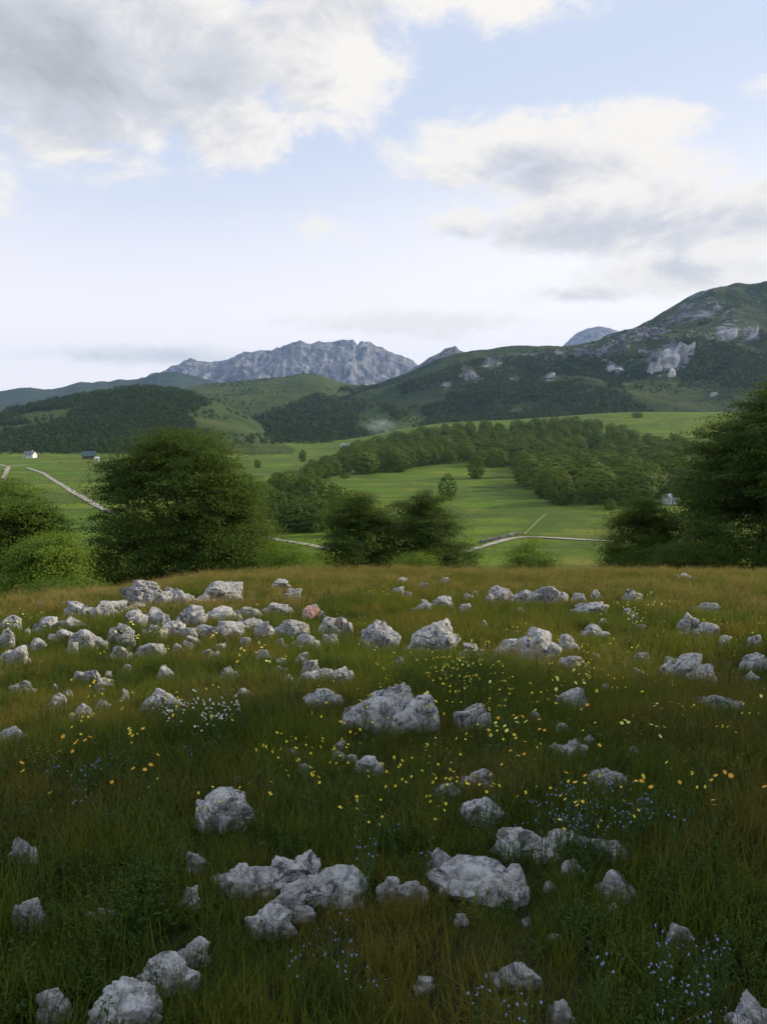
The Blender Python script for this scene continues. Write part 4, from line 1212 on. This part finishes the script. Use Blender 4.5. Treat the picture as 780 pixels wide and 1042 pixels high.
def meadow_points(n, seed, ymin=1.0, ymax=27.0, gam=1.0):
    """random points of the visible slope and a margin round it, denser near the viewer"""
    r = np.random.default_rng(seed)
    y = ymin + (ymax - ymin) * r.random(n) ** gam
    x = (r.random(n) * 2 - 1) * (.60 * y + 3.2)
    w = (.60 * y + 3.2) / (.60 * ymax + 3.2)
    keep = r.random(n) < w if gam == 1.0 else np.ones(n, bool)
    return np.stack([x[keep], y[keep]], -1)


RF = np.array(ROCK_FOOT)


def clear_of_rocks(P, k=.8):
    ok = np.ones(len(P), bool)
    for (x, y, a, c, h) in RF:
        ok &= ((P[:, 0] - x) / (a * k + .01)) ** 2 + ((P[:, 1] - y) / (c * k + .01)) ** 2 > 1
    return ok


def front_of_rock(P):
    """how close a plant stands in front of a rock: grazed short there"""
    f = np.zeros(len(P))
    for (x, y, a, c, h) in RF:
        d = ((P[:, 0] - x) / (a * 1.15 + .03)) ** 2 + ((P[:, 1] - (y - c * .9)) / (c + .35)) ** 2
        f = np.maximum(f, 1 - sstep(d, .5, 1.4))
    return f


def sow(name, protos, P, smin, smax, label, tilt=.12, short=.3):
    P = P[clear_of_rocks(P, .66)]; n = len(P); r = np.random.default_rng(len(P))
    s = r.uniform(smin, smax, n) * (1 - short * front_of_rock(P)); s = s * (1 + .4 * fb2(P[:, 0], P[:, 1], .9, 3, 61)) * (.8 + .2 * sstep(P[:, 1], 3, 9))
    P3 = np.stack([P[:, 0], P[:, 1], gz(P[:, 0], P[:, 1])], -1)
    rot = np.stack([r.normal(0, tilt, n), r.normal(0, tilt, n), r.random(n) * 6.28], -1)
    return gn_scatter(name, P3, rot, np.stack([s * r.uniform(.9, 1.15, n)] * 2 + [s], -1), r.integers(0, len(protos), n), protos, label)


P = np.concatenate([meadow_points(66000, 1), meadow_points(12000, 8, .2, 7.0)]); sow('grass', GRASS, P, .55, 1.05, 'thick green meadow grass covering the slope between the rocks')
P = meadow_points(26000, 2); k = fb2(P[:, 0], P[:, 1], 2.2, 3, 71) + .55 * sstep(P[:, 1], 12, 22) + .25 * sstep(P[:, 0], 2, 9) - .5 * (1 - sstep(P[:, 1], 3, 8)); P = P[k > .12]
sow('seed_grass', SEEDS, P, .5, .9, 'reddish brown seed heads of tall grass, thickest along the crest', .1, .6)
P = np.concatenate([meadow_points(26000, 3), meadow_points(9000, 13, .4, 7.0)]); k = fb2(P[:, 0], P[:, 1], 1.1, 4, 72) - .4 * sstep(P[:, 1], 12, 20); P = P[k > -.06]
sow('meadow_herbs', HERBS, P, .7, 1.3, 'low dark leafy herbs mixed into the grass', .15)
P = meadow_points(9000, 4); px, py = project(P[:, 0], P[:, 1], gz(P[:, 0], P[:, 1]) + .1)
g = lambda x, y, a, c: np.exp(-((px - x) / a) ** 2 - ((py - y) / c) ** 2)
k = .07 + g(520, 690, 60, 22) + g(645, 625, 45, 18) * .8 + g(190, 715, 60, 20) * .7 + g(330, 775, 80, 30) * .25 + g(600, 870, 60, 30) * .3
P = P[np.random.default_rng(5).random(len(P)) < k]
sow('bright_grass', BRIGHT, P, .7, 1.1, 'fresh bright green grass in patches by the boulders')
P = meadow_points(9000, 6); px, py = project(P[:, 0], P[:, 1], gz(P[:, 0], P[:, 1]) + .1)
k = .5 * g(540, 900, 50, 40) + .35 * g(470, 950, 60, 30) + 1.6 * g(640, 640, 26, 22) + .07 + .25 * g(450, 705, 60, 25)
P = P[np.random.default_rng(7).random(len(P)) < k]
sow('spurge', SPURGE, P, .7, 1.15, 'yellow green leafy spurge stalks among the grass', .1, .3)


# flowers, each plant an object of its own
def flower_mesh(name, h, head, petals, mp, heads=1, seed=0, spread=.0):
    r = np.random.default_rng(seed); Vs, Ps, mi, o = [], [], [], 0
    def add(V, Q, m):
        nonlocal o
        Vs.append(V); Ps.append(Q + o); mi.append(m); o += len(V)
    for i in range(heads):
        ex = r.normal(0, spread, 2) if heads > 1 else r.normal(0, .03, 2); hh = h * r.uniform(.8, 1.1)
        t = np.linspace(0, 1, 4); pts = np.stack([ex[0] * t ** 1.4, ex[1] * t ** 1.4, hh * t - .03 * (1 - t)], -1); add(*tube(pts, .0016 + 0 * t, 3), 0)
        a = np.arange(petals) * 2 * np.pi / petals + r.random(); tilt = r.normal(0, .35, 2)
        D = np.stack([np.cos(a), np.sin(a), .35 + tilt[0] * np.cos(a) + tilt[1] * np.sin(a)], -1); N = unit(np.stack([-np.cos(a) * .35 - tilt[0], -np.sin(a) * .35 - tilt[1], 1 + 0 * a], -1))
        add(*leaf_quads(pts[-1] + unit(D) * head * .27, N, D, head * .55, head * .46), 1)
        add(*leaf_quads(np.array([pts[-1] + [0, 0, .002]] * 2), np.array([[0, .2, 1.0], [.2, 0, 1]]), np.array([[1, 0, 0.0], [0, 1, 0]]), head * .3, head * .3), 2)
    k = 5; f = r.uniform(.1, .7, k); la = r.random(k) * 6.28; D = np.stack([np.cos(la), np.sin(la), .6 + 0 * la], -1); P = np.stack([0 * f, 0 * f, f * h], -1)
    add(*leaf_quads(P + unit(D) * .025, unit(np.stack([-np.cos(la) * .5, -np.sin(la) * .5, 1 + 0 * la], -1)), D, .05, .013), 0)
    return mesh_np(name, np.concatenate(Vs), Ps, [M['stem'], mp, M['orange'] if mp is not M['orange'] else M['yellow']], mi)


FL = {
    'yellow': ('yellow_flower', [flower_mesh('yellow_flower', .30, .030, 5, M['yellow'], 2, 700 + k, .04) for k in range(2)] + [flower_mesh('yellow_flower', .28, .022, 5, M['yellow'], 5, 710 + k, .07) for k in range(3)]),
    'lemon': ('pale_yellow_flower', [flower_mesh('pale_yellow_flower', .33, .036, 6, M['lemon'], 4, 720 + k, .045) for k in range(3)]),
    'orange': ('orange_flower', [flower_mesh('orange_flower', .27, .036, 8, M['orange'], 1, 730 + k) for k in range(2)]),
    'white': ('white_flower', [flower_mesh('white_flower', .25, .022, 6, M['white'], 5, 740 + k, .05) for k in range(3)]),
    'blue': ('blue_flower', [flower_mesh('blue_flower', .20, .014, 5, M['blue'], 9, 750 + k, .055) for k in range(3)]),
}


def flowers(kind, spots, label, cat, group, size=.58):
    """spots: (px, py, spread px, spread py, count)"""
    name, ms = FL[kind]
    for (px, py, sx, sy, n) in spots:
        for _ in range(n):
            qx, qy = px + rng.normal(0, sx), py + rng.normal(0, sy)
            if qy < 592: qy = 592 + abs(rng.normal(0, 10))
            if not (-10 < qx < 790 and qy < 1045): continue
            p = at(qx, qy, .24)
            if not clear_of_rocks(np.array([[p.x, p.y]]), .7)[0]: continue
            o = link(name, ms[rng.integers(len(ms))], None, p, (rng.normal(0, .12), rng.normal(0, .12), rng.random() * 6.28))
            s = rng.uniform(.8, 1.2) * size; o.scale = (s, s, rng.uniform(.85, 1.2)); tag(o, label, cat, group)


flowers('yellow', [(465, 680, 24, 8, 30), (395, 600, 14, 4, 10), (440, 700, 60, 30, 18), (560, 655, 60, 12, 14), (300, 780, 90, 40, 26), (420, 770, 60, 30, 16), (120, 745, 60, 25, 14), (650, 650, 80, 25, 20), (150, 640, 70, 14, 18),
                   (70, 622, 30, 8, 8), (290, 612, 40, 10, 10), (620, 740, 90, 40, 16), (560, 800, 60, 25, 16), (500, 740, 60, 20, 12), (380, 690, 40, 14, 8), (320, 660, 40, 20, 8), (720, 640, 40, 20, 8), (450, 720, 200, 60, 34), (600, 680, 90, 20, 12)],
        'yellow buttercup like flower on a thin stalk in the meadow grass', 'flower', 'yellow flowers of the meadow', .6)
flowers('lemon', [(575, 712, 10, 6, 7), (650, 628, 16, 8, 10), (30, 640, 14, 6, 6), (120, 655, 8, 4, 4), (665, 752, 14, 8, 4), (770, 725, 4, 3, 2), (450, 720, 60, 20, 8), (215, 650, 50, 12, 8), (690, 640, 40, 15, 6)],
        'pale yellow flower cluster on an upright stalk among the grass', 'flower', 'pale yellow flowers of the meadow')
flowers('orange', [(110, 765, 30, 16, 14), (540, 740, 20, 14, 10), (610, 800, 35, 8, 12), (735, 812, 18, 6, 7), (40, 790, 25, 14, 6), (590, 640, 30, 10, 3), (480, 770, 40, 20, 5)],
        'small orange flower standing in the darker grass', 'flower', 'orange flowers of the meadow')
flowers('white', [(225, 718, 16, 5, 22), (165, 722, 10, 3, 8), (190, 720, 20, 5, 6)], 'small white flower cluster in the patch beside the pale humped rock', 'flower', 'white flowers of the meadow')
flowers('blue', [(590, 815, 36, 12, 46), (625, 812, 20, 8, 14), (700, 970, 40, 30, 16), (120, 775, 40, 12, 8), (400, 850, 30, 12, 6), (360, 960, 60, 30, 6), (510, 1025, 20, 10, 4)],
        'tiny sky blue flower sprig low in the grass', 'flower', 'blue flowers of the meadow', .52)

# ------------------------------------------------------------------ smoke and haze
m, b = mat('wood_smoke')
oc = b.n('ShaderNodeTexCoord').outputs['Object']
ln_ = b.n('ShaderNodeVectorMath', operation='LENGTH'); b.nt.links.new(oc, ln_.inputs[0])
nz = b.noise(oc, 2.2, 3)
dn = b.m('MULTIPLY', b.ramp(ln_.outputs['Value'], 1.0, .2), b.ramp(nz, .35, .7))
pv = b.n('ShaderNodeVolumePrincipled'); pv.inputs['Color'].default_value = (.75, .87, .95, 1); b.link(b.m('MULTIPLY', dn, .02), pv.inputs['Density'])
out_surface(b, None, pv.outputs[0])
sp = at(388, 449); sp = Vector((float(tan_of(386, 440)) * 1120, 1120, 0)); sp.z = float(gz(sp.x, sp.y)) + 14
V, Fc = ICO[3]
sm = link('smoke', mesh_np('smoke', V, [Fc], m, smooth=True), None, sp); sm.scale = (30, 25, 17); tag(sm, 'thin bluish wood smoke drifting over the valley trees', kind='stuff')

HAZE = 4.2e-5
m, b = mat('valley_air')
pv = b.n('ShaderNodeVolumePrincipled'); pv.inputs['Color'].default_value = (.42, .61, 1.0, 1); pv.inputs['Density'].default_value = HAZE; pv.inputs['Anisotropy'].default_value = 0.0
out_surface(b, None, pv.outputs[0])
x0, x1, y0, y1, z0, z1 = -14900, 14900, -4600, 14900, -80, 1250
V = np.array([(x, y, z) for z in (z0, z1) for x, y in ((x0, y0), (x1, y0), (x1, y1), (x0, y1))], float)
hz = link('haze', mesh_np('haze', V, [np.array([(0, 3, 2, 1), (4, 5, 6, 7), (0, 1, 5, 4), (1, 2, 6, 5), (2, 3, 7, 6), (3, 0, 4, 7)])], m))
tag(hz, 'thin blue air fading the far ridges', kind='stuff')
